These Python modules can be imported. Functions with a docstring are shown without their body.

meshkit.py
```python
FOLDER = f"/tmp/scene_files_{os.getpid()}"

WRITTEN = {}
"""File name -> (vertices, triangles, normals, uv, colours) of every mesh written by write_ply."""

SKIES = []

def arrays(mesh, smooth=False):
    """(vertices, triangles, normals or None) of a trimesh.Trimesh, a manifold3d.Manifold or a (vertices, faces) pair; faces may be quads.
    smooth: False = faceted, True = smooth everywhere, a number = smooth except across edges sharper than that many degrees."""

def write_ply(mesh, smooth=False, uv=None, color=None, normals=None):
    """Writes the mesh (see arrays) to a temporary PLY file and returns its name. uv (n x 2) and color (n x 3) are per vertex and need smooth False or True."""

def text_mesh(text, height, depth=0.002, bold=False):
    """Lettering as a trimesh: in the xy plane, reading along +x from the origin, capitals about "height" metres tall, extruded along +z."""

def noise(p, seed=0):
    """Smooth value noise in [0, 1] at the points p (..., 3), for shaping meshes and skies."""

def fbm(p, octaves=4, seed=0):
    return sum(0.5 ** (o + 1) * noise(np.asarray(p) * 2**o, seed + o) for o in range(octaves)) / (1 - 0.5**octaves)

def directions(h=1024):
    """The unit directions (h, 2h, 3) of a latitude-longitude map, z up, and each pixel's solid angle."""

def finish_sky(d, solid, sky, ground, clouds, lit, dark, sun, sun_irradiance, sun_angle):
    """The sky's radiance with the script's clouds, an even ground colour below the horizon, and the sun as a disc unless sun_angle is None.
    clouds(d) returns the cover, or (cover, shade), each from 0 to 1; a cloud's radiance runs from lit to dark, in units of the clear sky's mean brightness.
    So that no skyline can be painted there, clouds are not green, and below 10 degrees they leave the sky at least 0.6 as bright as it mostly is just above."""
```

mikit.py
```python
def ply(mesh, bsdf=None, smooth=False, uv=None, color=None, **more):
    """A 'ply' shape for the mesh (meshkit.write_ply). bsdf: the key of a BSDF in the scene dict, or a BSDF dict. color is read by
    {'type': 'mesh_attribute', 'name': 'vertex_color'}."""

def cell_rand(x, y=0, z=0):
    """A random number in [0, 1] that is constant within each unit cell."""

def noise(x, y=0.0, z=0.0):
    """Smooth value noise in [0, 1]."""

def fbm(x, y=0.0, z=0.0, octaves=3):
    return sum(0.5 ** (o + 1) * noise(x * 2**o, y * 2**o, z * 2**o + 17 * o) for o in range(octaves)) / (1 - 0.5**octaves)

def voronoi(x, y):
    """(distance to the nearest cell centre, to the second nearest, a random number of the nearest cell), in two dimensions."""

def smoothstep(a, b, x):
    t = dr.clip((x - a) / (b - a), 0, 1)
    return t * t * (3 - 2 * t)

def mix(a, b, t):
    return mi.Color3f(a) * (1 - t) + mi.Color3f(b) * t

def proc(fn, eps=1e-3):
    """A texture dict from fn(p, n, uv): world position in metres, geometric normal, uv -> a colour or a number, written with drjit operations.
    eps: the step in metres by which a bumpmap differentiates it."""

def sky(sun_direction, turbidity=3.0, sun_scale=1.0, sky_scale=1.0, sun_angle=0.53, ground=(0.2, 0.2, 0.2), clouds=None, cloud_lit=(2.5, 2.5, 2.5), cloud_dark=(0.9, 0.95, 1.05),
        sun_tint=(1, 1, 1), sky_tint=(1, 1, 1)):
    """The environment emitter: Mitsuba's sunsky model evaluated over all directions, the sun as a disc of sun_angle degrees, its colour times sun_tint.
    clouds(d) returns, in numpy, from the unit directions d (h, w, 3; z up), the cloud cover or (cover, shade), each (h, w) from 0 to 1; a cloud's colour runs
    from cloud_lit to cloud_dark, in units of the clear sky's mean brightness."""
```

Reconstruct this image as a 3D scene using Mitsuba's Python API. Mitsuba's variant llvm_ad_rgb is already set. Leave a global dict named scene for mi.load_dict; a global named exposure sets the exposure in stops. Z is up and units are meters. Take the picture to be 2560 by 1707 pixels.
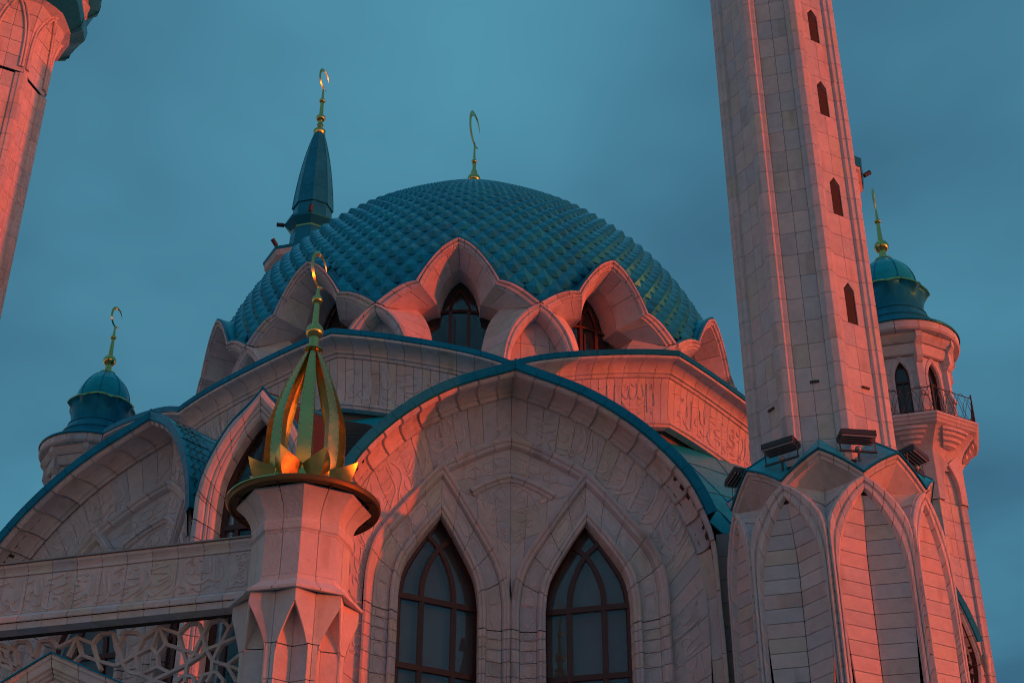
"""Stone mosque with a tiled teal dome at dusk: everything is built from code, units are metres, z up, origin on the axis of the dome."""
import math, random
import numpy as np, trimesh, drjit as dr, mitsuba as mi, mikit, manifold3d as m3
from meshkit import noise as np_noise, fbm as np_fbm
from scipy.interpolate import CubicSpline, PchipInterpolator
from shapely.geometry import Polygon, LineString, box as sbox
from shapely.ops import split as shp_split, unary_union

T = mi.ScalarTransform4f
scene, labels = {}, {}
RNG = random.Random(7)

# ------------------------------------------------------------------ camera, sky, sun, exposure
EYE = np.array([-4.31520508, -49.83962803, 1.7])
FWD = np.array([0.10149966, 0.85134071, 0.5147007])
UPV = np.array([-0.06430286, -0.51067644, 0.85736499])
scene['camera'] = {'type': 'perspective', 'fov': 2 * math.degrees(math.atan(1280 / 3727.2)), 'fov_axis': 'x', 'near_clip': 0.1, 'far_clip': 3000.0,
                   'to_world': T().look_at(origin=EYE.tolist(), target=(EYE + FWD * 40).tolist(), up=UPV.tolist())}

SUN_AZ, SUN_EL = math.radians(-27.0), math.radians(1.6)
SUN = [math.cos(SUN_AZ) * math.cos(SUN_EL), math.sin(SUN_AZ) * math.cos(SUN_EL), math.sin(SUN_EL)]


def clouds(d):
    """An even evening cloud deck that thins towards the horizon, where the afterglow shows below it."""
    el = d[..., 2]
    az = np.arctan2(d[..., 1], d[..., 0])
    p = d / np.maximum(el, 0.12)[..., None]
    n = np_fbm(np.stack([p[..., 0] * 1.1 + 3.1, p[..., 1] * 1.1 + 1.7, 0 * el], -1), 5, 3)
    wisp = np_fbm(np.stack([p[..., 0] * 2.3 + 1.3, p[..., 1] * 2.0, 0 * el + 4], -1), 5, 9)
    g = np.array([0.06, 0.70, 0.71])
    g = g / np.linalg.norm(g)
    thin = np.exp(-((1 - d @ g) / 0.022))            # the thinner, brighter part of the deck
    shade = 0.80 - 0.55 * thin - 0.65 * (n - 0.5) - 0.75 * (wisp - 0.5)
    cover = np.clip((el - 0.06) / 0.20, 0.0, 1.0)
    cover = cover * cover * (3 - 2 * cover)
    return cover, np.clip(shade, 0, 1)


scene['sky'] = mikit.sky(SUN, turbidity=4.0, sun_scale=0.88, sky_scale=1.0, sun_angle=0.6, ground=(0.20, 0.17, 0.15), clouds=clouds,
                         cloud_lit=(0.34, 1.22, 1.66), cloud_dark=(0.135, 0.43, 0.71), sun_tint=(1.0, 0.22, 0.075), sky_tint=(1.05, 0.66, 0.60))
exposure = 4.4

# ------------------------------------------------------------------ materials
def two(b):
    return {'type': 'twosided', 'b': b}


def stone_fn(base, k):
    base = np.array(base)

    def f(p, n, uv):
        a = mikit.fbm(p.x * 0.9 + 5 * k, p.y * 0.9, p.z * 0.9, 3)
        b = mikit.fbm(p.x * 7 + k, p.y * 7, p.z * 5, 3)
        c = mikit.noise(p.x * 60, p.y * 60, p.z * 60)
        streak = mikit.smoothstep(0.60, 0.78, mikit.fbm(p.x * 3.0, p.y * 3.0, p.z * 0.35 + k, 3))
        t = 0.74 + 0.26 * a + 0.22 * (b - 0.5) + 0.14 * (c - 0.5)
        col = mi.Color3f(*map(float, base)) * t
        return mikit.mix(col, col * mi.Color3f(0.72, 0.66, 0.58), streak * 0.55)
    return f


def bump(fn, scale, b, eps=2e-3):
    return {'type': 'bumpmap', 'tex': mikit.proc(fn, eps), 'scale': scale, 'b': b}


def stone_relief(p, n, uv):
    return mikit.fbm(p.x * 22, p.y * 22, p.z * 22, 2)


STONES = [(0.66, 0.61, 0.61), (0.60, 0.59, 0.62), (0.64, 0.60, 0.55), (0.69, 0.60, 0.60), (0.60, 0.56, 0.56), (0.56, 0.57, 0.62)]
for i, c in enumerate(STONES):
    scene[f'stone_{i}'] = two(bump(stone_relief, 0.010, {'type': 'principled', 'base_color': mikit.proc(stone_fn(c, i)), 'roughness': 0.72, 'specular': 0.3}))
scene['carved'] = two({'type': 'principled', 'base_color': mikit.proc(stone_fn((0.68, 0.62, 0.62), 9)), 'roughness': 0.75, 'specular': 0.25})
scene['mortar'] = two({'type': 'principled', 'base_color': {'type': 'rgb', 'value': [0.075, 0.055, 0.05]}, 'roughness': 0.95, 'specular': 0.0})
scene['grey_render'] = two({'type': 'principled', 'base_color': mikit.proc(stone_fn((0.24, 0.22, 0.21), 12)), 'roughness': 0.9, 'specular': 0.1})


def teal_fn(base, k):
    def f(p, n, uv):
        a = mikit.fbm(p.x * 1.3 + k, p.y * 1.3, p.z * 1.3, 3)
        b = mikit.fbm(p.x * 14 + k, p.y * 14, p.z * 4, 2)
        col = mi.Color3f(*base) * (0.72 + 0.45 * a + 0.25 * (b - 0.5))
        return mikit.mix(col, mi.Color3f(0.03, 0.22, 0.24), mikit.smoothstep(0.66, 0.8, b) * 0.25)
    return f


def teal_rough(p, n, uv):
    return 0.24 + 0.22 * mikit.fbm(p.x * 6, p.y * 6, p.z * 6, 2)


def dent(p, n, uv):
    return mikit.fbm(p.x * 2.6, p.y * 2.6, p.z * 2.6, 2)


scene['teal_roof'] = two(bump(dent, 0.02, {'type': 'principled', 'base_color': mikit.proc(teal_fn((0.008, 0.36, 0.46), 1)), 'roughness': mikit.proc(teal_rough), 'specular': 0.5, 'spec_tint': 1.0}, 5e-3))
for i, c in enumerate([(0.012, 0.25, 0.37), (0.012, 0.28, 0.40), (0.012, 0.22, 0.34)]):
    scene[f'teal_tile_{i}'] = two({'type': 'principled', 'base_color': mikit.proc(teal_fn(c, 3 + i)), 'roughness': mikit.proc(teal_rough), 'specular': 0.6, 'spec_tint': 1.0, 'clearcoat': 0.15, 'clearcoat_gloss': 0.75})
scene['teal_dark'] = two({'type': 'principled', 'base_color': mikit.proc(teal_fn((0.01, 0.17, 0.26), 2)), 'roughness': mikit.proc(teal_rough), 'specular': 0.5, 'spec_tint': 1.0})


def gold_rough(p, n, uv):
    return 0.20 + 0.16 * mikit.fbm(p.x * 9, p.y * 9, p.z * 9, 2)


scene['gold'] = two({'type': 'principled', 'base_color': {'type': 'rgb', 'value': [0.62, 0.49, 0.17]}, 'metallic': 1.0, 'roughness': 0.16})
scene['gold_sheet'] = two(bump(dent, 0.012, {'type': 'principled', 'base_color': {'type': 'rgb', 'value': [0.56, 0.45, 0.16]}, 'metallic': 1.0, 'roughness': mikit.proc(gold_rough)}, 5e-3))
scene['gold_dark'] = two({'type': 'principled', 'base_color': {'type': 'rgb', 'value': [0.12, 0.08, 0.03]}, 'metallic': 0.6, 'roughness': 0.5})
scene['frame_brown'] = two({'type': 'principled', 'base_color': {'type': 'rgb', 'value': [0.055, 0.014, 0.012]}, 'roughness': 0.42, 'specular': 0.5})
scene['frame_dark'] = two({'type': 'principled', 'base_color': {'type': 'rgb', 'value': [0.045, 0.016, 0.013]}, 'roughness': 0.42, 'specular': 0.5})
scene['glass'] = {'type': 'thindielectric', 'int_ior': 1.5}
scene['blind'] = two({'type': 'principled', 'base_color': {'type': 'rgb', 'value': [0.13, 0.12, 0.13]}, 'roughness': 0.9, 'specular': 0.1})
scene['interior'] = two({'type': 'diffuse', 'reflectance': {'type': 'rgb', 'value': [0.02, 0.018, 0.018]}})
scene['dark_metal'] = two({'type': 'principled', 'base_color': {'type': 'rgb', 'value': [0.05, 0.045, 0.045]}, 'metallic': 0.3, 'roughness': 0.5})
scene['grey_metal'] = two({'type': 'principled', 'base_color': {'type': 'rgb', 'value': [0.30, 0.28, 0.28]}, 'metallic': 0.5, 'roughness': 0.45})
scene['lamp_glass'] = two({'type': 'principled', 'base_color': {'type': 'rgb', 'value': [0.03, 0.03, 0.03]}, 'roughness': 0.15, 'specular': 0.7})
scene['paint_white'] = two({'type': 'principled', 'base_color': mikit.proc(stone_fn((0.58, 0.53, 0.51), 14)), 'roughness': 0.5, 'specular': 0.4})


def paving_fn(p, n, uv):
    a = mikit.fbm(p.x * 0.3, p.y * 0.3, 0, 3)
    return mi.Color3f(0.30, 0.25, 0.22) * (0.7 + 0.6 * a)


scene['paving'] = two({'type': 'principled', 'base_color': mikit.proc(paving_fn), 'roughness': 0.85, 'specular': 0.2})

# ------------------------------------------------------------------ helpers
COUNT = {}


def add(key, mesh, mat, smooth=False, kind=None, label=None):
    n = COUNT.get(key, 0)
    COUNT[key] = n + 1
    k = key if n == 0 else f'{key}_{n:03d}'
    scene[k] = mikit.ply(mesh, mat, smooth=smooth)
    if kind or label:
        labels[k] = {**({'kind': kind} if kind else {}), **({'label': label} if label else {})}
    return k


def thing(key, label, category, group=None):
    n = COUNT.get(key, 0)
    COUNT[key] = n + 1
    k = key if n == 0 else f'{key}_{n:03d}'
    labels[k] = {'label': label, 'category': category, **({'group': group} if group else {})}
    return k


def stone():
    return f'stone_{RNG.choice((0, 0, 1, 1, 2, 3, 3, 4, 5))}'


def sd(a):
    return math.sin(math.radians(a))


def cd(a):
    return math.cos(math.radians(a))


def rad(az):
    return np.array([cd(az), sd(az), 0.0])


def tanv(az):
    return np.array([-sd(az), cd(az), 0.0])


def cyl(az, r, z):
    return np.array([r * cd(az), r * sd(az), z])


class MB:
    """Collects (vertices, triangles) and hands them on as one mesh."""
    def __init__(self):
        self.v, self.f, self.n = [], [], 0

    def add(self, v, f):
        v, f = np.asarray(v, float), np.asarray(f, int)
        if f.shape[1] == 4:
            f = np.vstack([f[:, [0, 1, 2]], f[:, [0, 2, 3]]])
        self.v.append(v)
        self.f.append(f + self.n)
        self.n += len(v)
        return self

    def mesh(self):
        return np.vstack(self.v), np.vstack(self.f)

    def grid(self, P, close=False):
        P = np.asarray(P, float)
        n, m = P.shape[:2]
        i, j = np.meshgrid(np.arange(n - 1), np.arange(m if close else m - 1), indexing='ij')
        q = np.stack([i * m + j, (i + 1) * m + j, (i + 1) * m + (j + 1) % m, i * m + (j + 1) % m], -1).reshape(-1, 4)
        return self.add(P.reshape(-1, 3), q)

    def tube(self, pts, r, sides=6, flat=1.0):
        p = np.asarray(pts, float)
        t = np.gradient(p, axis=0)
        t /= np.linalg.norm(t, axis=1, keepdims=True) + 1e-12
        a = np.cross(t, np.where(np.abs(t[:, 2:]) < 0.9, [0, 0, 1.0], [1.0, 0, 0]))
        a /= np.linalg.norm(a, axis=1, keepdims=True) + 1e-12
        b = np.cross(t, a)
        g = np.arange(sides) * 2 * np.pi / sides
        rr = np.broadcast_to(r, (len(p),))[:, None, None]
        P = p[:, None] + rr * (np.cos(g)[None, :, None] * a[:, None] + flat * np.sin(g)[None, :, None] * b[:, None])
        self.grid(P, True)
        for e, fl in ((0, 1), (len(p) - 1, -1)):
            self.add(np.vstack([P[e], p[e]]), [[k, (k + 1) % sides, sides][::fl] for k in range(sides)])
        return self

    def box(self, c, ax, ay, az):
        """A box about c with half-axis vectors."""
        c, ax, ay, az = (np.asarray(x, float) for x in (c, ax, ay, az))
        v = [c + sx * ax + sy * ay + sz * az for sx in (-1, 1) for sy in (-1, 1) for sz in (-1, 1)]
        f = [[0, 1, 3, 2], [4, 6, 7, 5], [0, 4, 5, 1], [2, 3, 7, 6], [0, 2, 6, 4], [1, 5, 7, 3]]
        return self.add(v, f)

    def bar(self, a, b, n, w, d):
        """A straight bar from a to b, w wide, d deep along n."""
        a, b, n = (np.asarray(x, float) for x in (a, b, n))
        t = b - a
        L = np.linalg.norm(t)
        t /= L
        s = np.cross(t, n)
        s /= np.linalg.norm(s)
        nn = np.cross(s, t)
        return self.box((a + b) / 2, t * L / 2, s * w / 2, nn * d / 2)

    def lathe(self, c, prof, sides=32):
        c = np.asarray(c, float)
        g = np.arange(sides) * 2 * np.pi / sides
        P = np.array([[[c[0] + r * np.cos(a), c[1] + r * np.sin(a), z] for a in g] for r, z in prof])
        return self.grid(P, True)


def box_mesh(c, ax, ay, az):
    return MB().box(c, ax, ay, az).mesh()


def panel(P, depth=0.04, ref=(0, 0, 0), outward=True):
    """A stone facing: the grid P with a short return on all four sides. ref: a point inside the building."""
    P = np.asarray(P, float)
    du, dv = np.gradient(P, axis=0), np.gradient(P, axis=1)
    n = np.cross(du, dv)
    n /= np.linalg.norm(n, axis=2, keepdims=True) + 1e-12
    c = P.reshape(-1, 3).mean(0)
    out = np.asarray(ref, float)
    sgn = np.sign((n.reshape(-1, 3).mean(0)) @ (c - out)) or 1.0
    if not outward:
        sgn = -sgn
    n = n * sgn
    m = MB()
    Q = P if sgn > 0 else P[::-1]
    N = n if sgn > 0 else n[::-1]
    m.grid(Q)
    ring = np.concatenate([Q[:, 0], Q[-1, 1:], Q[-2::-1, -1], Q[0, -2:0:-1]])
    rn = np.concatenate([N[:, 0], N[-1, 1:], N[-2::-1, -1], N[0, -2:0:-1]])
    low = ring - rn * depth
    k = len(ring)
    i = np.arange(k)
    m.add(np.vstack([ring, low]), np.stack([i, i + k, (i + 1) % k + k, (i + 1) % k], -1))
    return m.mesh()


def cells(key, fn, ss, vs, ns=4, nv=4, gap=0.014, depth=0.045, mats=None, smooth=28, ref=(0, 0, 0), skip=None, outward=True):
    """Cuts the surface fn(s, v) into panels at the joints ss and vs, each a part of its own."""
    for i in range(len(ss) - 1):
        for j in range(len(vs) - 1):
            s0, s1, v0, v1 = ss[i], ss[i + 1], vs[j], vs[j + 1]
            if skip and skip(0.5 * (s0 + s1), 0.5 * (v0 + v1)):
                continue
            sm, vm = 0.5 * (s0 + s1), 0.5 * (v0 + v1)
            ls = np.linalg.norm(fn(s1, vm) - fn(s0, vm)) + 1e-9
            lv = np.linalg.norm(fn(sm, v1) - fn(sm, v0)) + 1e-9
            gs, gv = min(0.3, gap / 2 / ls) * (s1 - s0), min(0.3, gap / 2 / lv) * (v1 - v0)
            S = np.linspace(s0 + gs, s1 - gs, ns + 1)
            V = np.linspace(v0 + gv, v1 - gv, nv + 1)
            P = np.array([[fn(a, b) for b in V] for a in S])
            add(key, panel(P, depth, ref, outward), mats() if mats else stone(), smooth)


def strip(key, fn, ss, K, ns=4, gap=0.014, depth=0.045, mats=None, smooth=28, ref=(0, 0, 0), outward=True):
    """A moulding: fn(s, k) for profile points k = 0..K-1, cut into stones at ss."""
    for i in range(len(ss) - 1):
        mid = fn(0.5 * (ss[i] + ss[i + 1]), K // 2)
        L = np.linalg.norm(fn(ss[i + 1], K // 2) - fn(ss[i], K // 2)) + 1e-9
        g = min(0.3, gap / 2 / L) * (ss[i + 1] - ss[i])
        P = np.array([[fn(a, k) for k in range(K)] for a in np.linspace(ss[i] + g, ss[i + 1] - g, ns + 1)])
        add(key, panel(P, depth, ref, outward), mats() if mats else stone(), smooth)


def sheet(fn, s0, s1, v0, v1, ns, nv):
    return MB().grid(np.array([[fn(a, b) for b in np.linspace(v0, v1, nv + 1)] for a in np.linspace(s0, s1, ns + 1)])).mesh()


class Curve:
    """A smooth plane curve through points, by chord length from 0 to 1."""
    def __init__(self, pts, n=None):
        p = np.asarray(pts, float)
        t = np.concatenate([[0], np.cumsum(np.linalg.norm(np.diff(p, axis=0), axis=1))])
        self.t = t / t[-1]
        self.len = t[-1]
        self.c = PchipInterpolator(self.t, p, axis=0) if n is None else CubicSpline(self.t, p, axis=0)

    def __call__(self, s):
        return self.c(s)

    def normal(self, s):
        """To the left of travel turned upwards/outwards (x right, y up, curve running from the apex to the right: up and out)."""
        e = 1e-3
        d = self.c(min(1, s + e)) - self.c(max(0, s - e))
        d = d / (np.linalg.norm(d) + 1e-12)
        return np.array([-d[1], d[0]])


def stroke(mb, fn, pts, w, h=0.028, taper=True, n=None):
    """A raised stroke on the surface fn(x, y, height)."""
    p = np.asarray(pts, float)
    if len(p) > 2:
        t = np.concatenate([[0], np.cumsum(np.linalg.norm(np.diff(p, axis=0), axis=1) + 1e-6)])
        k = n or max(5, min(22, int(t[-1] / 0.045)))
        p = CubicSpline(t, p, axis=0)(np.linspace(0, t[-1], k))
    elif n:
        p = p[0] + (p[1] - p[0]) * np.linspace(0, 1, n)[:, None]
    d = np.gradient(p, axis=0)
    d /= np.linalg.norm(d, axis=1, keepdims=True) + 1e-9
    q = np.stack([-d[:, 1], d[:, 0]], 1)
    s = np.linspace(0, 1, len(p))
    ww = w * (np.clip(0.45 + 2.2 * np.minimum(s, 1 - s), 0, 1) if taper else np.ones(len(p)))
    b = min(0.012, w * 0.3)
    rows = []
    for i in range(len(p)):
        a = ww[i] / 2
        e = max(a - b, a * 0.4)
        rows.append([fn(*(p[i] + q[i] * a), 0.0), fn(*(p[i] + q[i] * e), h), fn(*(p[i] - q[i] * e), h), fn(*(p[i] - q[i] * a), 0.0)])
    mb.grid(np.array(rows))
    for r in (rows[0], rows[-1]):
        mb.add(np.array(r), [[0, 1, 2, 3]])


def letters(mb, fn, x0, x1, y0, y1, shift=0.0, h=0.026):
    """The beam's strokes of lettering, repeated along x0..x1 between y0 and y1 (heights 0..0.82 in the source)."""
    k = (y1 - y0) / 0.80
    L = 5.45 * k
    for rep in range(-1, int((x1 - x0) / L) + 2):
        for row in STROKES:
            w, xy = row[0] / 100, np.array(row[1:], float).reshape(-1, 2) / 100
            x = (xy[:, 0]) * k + x0 - shift * k + rep * L
            y = y0 + (xy[:, 1] - 0.02) * k
            if x.min() < x0 + 0.05 or x.max() > x1 - 0.05:
                continue
            stroke(mb, fn, np.stack([x, y], 1), max(w * k, 0.022), h)
    return mb


def arch_pts(w, z_spring, h, n=9, base=None):
    """Half of a pointed arch from its apex down to (w, base)."""
    R = (w * w + h * h) / (2 * w)
    a1 = math.asin(min(1, h / R))
    p = [(w - R + R * math.cos(a), z_spring + R * math.sin(a)) for a in np.linspace(a1, 0, n)]
    if base is not None:
        p.append((w, base))
    return p

# lettering and lattice, in centimetres on the beam: [width, x, y, x, y, ...]
STROKES = [[4,524,75,526,46,527,14],[5,541,56,544,40,542,27,535,25,527,28],[4,514,73,518,54,516,45,509,44,504,50],[4,502,72,503,53,497,44,491,44,487,50,486,65],[2,474,67,482,69,481,64,475,63],[3,470,56,475,46,481,44,484,51,485,63],[6,469,40,474,31,483,25,497,24,509,27,517,32,523,26],[2,490,75,493,70,496,70,500,69,500,76],[2,463,68,473,72,480,77],[6,535,18,537,10],[2,533,74,537,71,535,64,532,70],[2,456,7,471,14,461,20,455,20],[2,467,7,480,11,488,15,492,9,501,7,511,13,521,16],[5,453,73,455,39,451,23,445,17,430,8,423,8],[5,435,74,438,39,435,27,424,20],[6,429,48,417,42,409,38],[3,394,54,412,54,426,52],[4,429,39,413,30,405,28,399,34],[5,420,18,409,12,398,8,392,14,393,26],[2,389,61,401,64,412,67],[2,415,71,418,66,423,67,428,69],[1,396,71,403,73],[5,368,64,371,34,367,23,358,18,341,8,330,6],[4,379,65,384,27,374,19,364,8],[3,366,48,340,48],[5,366,39,351,33,341,38],[3,346,22,330,15],[2,330,75,309,64],[2,327,66,320,54],[4,319,42,324,44,329,33,325,24,307,20],[5,298,71,303,28,300,15,283,6,274,6],[4,286,74,290,37,286,25,280,22,274,25],[5,269,71,273,39,266,23],[4,260,68,263,40,259,24,256,13,250,12,247,17],[3,252,27,250,23,255,20,253,27],[2,245,21,236,17,224,17],[2,243,11,231,5],[4,236,56,227,58,226,49,238,46,241,40,233,34,223,33],[2,243,71,246,67,250,66,253,69],[1,229,71,233,67,237,71],[2,350,72,353,67,358,66,362,68],[4,310,8,313,6],[4,316,8,320,6],[1,243,54,253,55],[2,309,40,315,41],[1,341,60,345,63],[3,346,29,335,29],[5,107,70,110,44,109,20,104,6,94,8,86,18,84,23],[3,97,53,97,40,97,31,89,24,84,20,73,10,64,6],[3,77,32,71,31,70,24,78,20],[4,148,71,150,48,148,37,141,35,136,41,132,61],[3,135,45,122,37,120,27,129,26],[3,178,54,164,56,159,53],[4,193,50,179,47,168,40],[4,163,34,158,25,158,12,167,5,181,5,192,13,195,21,188,26,178,23],[4,215,46,195,35,182,36,177,42],[2,208,55,189,47],[3,221,26,205,20,204,15,212,10,203,4,198,6],[2,224,16,235,17],[2,241,10,226,4],[4,236,55,228,57,226,49,238,46,237,36,226,32,218,36],[2,113,61,130,67],[2,161,66,182,69,195,74],[2,53,62,75,69],[4,126,7,129,4],[4,133,7,136,4],[2,200,70,203,66,208,68,211,70],[2,135,21,142,13,148,13,153,18],[2,78,63,83,58,84,65],[2,244,71,246,66,251,66,251,71]]
VINE = [[3,570,70,573,75,579,68,574,65,570,70],[3,583,73,589,77,595,73,591,70,586,73,589,66,593,62,595,51],[3,578,56,582,60,588,56,584,51,578,56,577,50],[3,594,50,592,43,596,34,595,24,598,16,591,8],[2,578,43,584,46,588,41,582,39,575,30,577,24],[2,581,30,586,34,589,27,584,24,581,30],[2,571,13,574,19,579,20,586,15,591,18],[2,559,6,573,9,583,9,596,9]]
LATTICE = [(-290,1189),(-247,1172),(-321,1170),(-302,1149),(-271,1153),(-287,1135),(-283,1109),(-320,1097),(-334,1137),(-378,1152),(-364,1185),(-337,1182),(-227,1191),(-206,1189),(-195,1163),(-234,1139),(-208,1129),(-184,1134),(-184,1189),(-158,1193),(-140,1174),(-154,1142),(-168,1110),(-196,1122),(-221,1108),(-255,1095),(-288,1083),(-136,1099),(-112,1117),(-109,1088),(-362,1125),(-345,1104),(-373,1119),(-416,1133),(-453,1148),(-433,1170),(-469,1185),(-418,1188),(-390,1187),(-508,1168),(-483,1148),(-469,1132),(-525,1185),(-551,1185),(-561,1153),(-579,1186),(-603,1188),(-621,1167),(-602,1131),(-643,1180),(-635,1145),(-128,1184),(-118,1155),(-406,1114),(-167,1083),(-176,1069),(-113,1064),(-221,1073),(-297,1113)]

# ------------------------------------------------------------------ ground
add('ground', box_mesh((0, 0, -0.15), (400, 0, 0), (0, 400, 0), (0, 0, 0.15)), 'paving', kind='structure', label='pale paved ground below the building')

# ------------------------------------------------------------------ the hall: an eight-pointed star of gabled walls under an octagon frieze and a tiled dome
HALL = thing('mosque_hall', 'pale stone mosque hall with carved gables, round-headed dormers and a tiled teal dome', 'mosque')
c22, t22 = cd(22.5), math.tan(math.radians(22.5))
D_WALL = 12.45


def wing(A, side):
    """Half of a gable: u metres from the fold at azimuth A, height z, distance d of its plane from the axis."""
    n = rad(A - 22.5 * side)
    t = tanv(A - 22.5 * side) * side

    def f(u, z, d):
        return n * d + t * (u + d * t22) + np.array([0, 0, z])
    return f


GABLE = Curve([(0, 22.42), (1.0, 21.86), (1.95, 21.3), (2.77, 20.68), (3.52, 19.98), (4.26, 19.12), (4.85, 18.2), (5.1, 17.6), (5.32, 16.9), (5.44, 16.0), (5.5, 15.0), (5.5, 9.0)], 1)
S_ROOF = 0.475          # the roof edge ends here, the moulding runs on as a jamb
OUT = Curve([(0, 21.92), (0.9, 21.45), (1.85, 20.9), (2.65, 20.28), (3.4, 19.58), (4.05, 18.75), (4.6, 17.8), (4.93, 16.8), (5.05, 15.8), (5.08, 14.8), (5.08, 9.0)], 1)
INN = Curve([(0, 20.56), (0.5, 20.32), (1.1, 19.96), (1.62, 19.6), (2.05, 19.28), (2.7, 18.47), (3.4, 17.56), (3.92, 16.75), (4.12, 15.95), (4.16, 14.9), (4.16, 9.0)], 1)
SUB = [(0, 19.28), (0.66, 18.45), (1.33, 17.55), (1.87, 16.69), (2.05, 15.9), (2.072, 15.0), (2.072, 9.0)]
OPN = [(0, 17.80), (0.42, 17.22), (0.80, 16.62), (1.05, 16.05), (1.12, 15.5), (1.13, 14.9), (1.13, 9.0)]
SUBC, OPNC = Curve(SUB, 1), Curve(OPN, 1)
SUBP, OPNP = CubicSpline(np.arange(7), SUB, axis=0), CubicSpline(np.arange(7), OPN, axis=0)
UC = 2.07               # the window's centre line
INNER_ARCH = Curve([(0, 19.46), (0.45, 19.26), (0.9, 18.98), (1.24, 18.72)], 1)


def off_normal(curve, s):
    n = curve.normal(s)
    if s < 0.06:
        k = s / 0.06
        n = n * k + np.array([0, 1 / max(0.5, n[1])]) * (1 - k)
    return n


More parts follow.
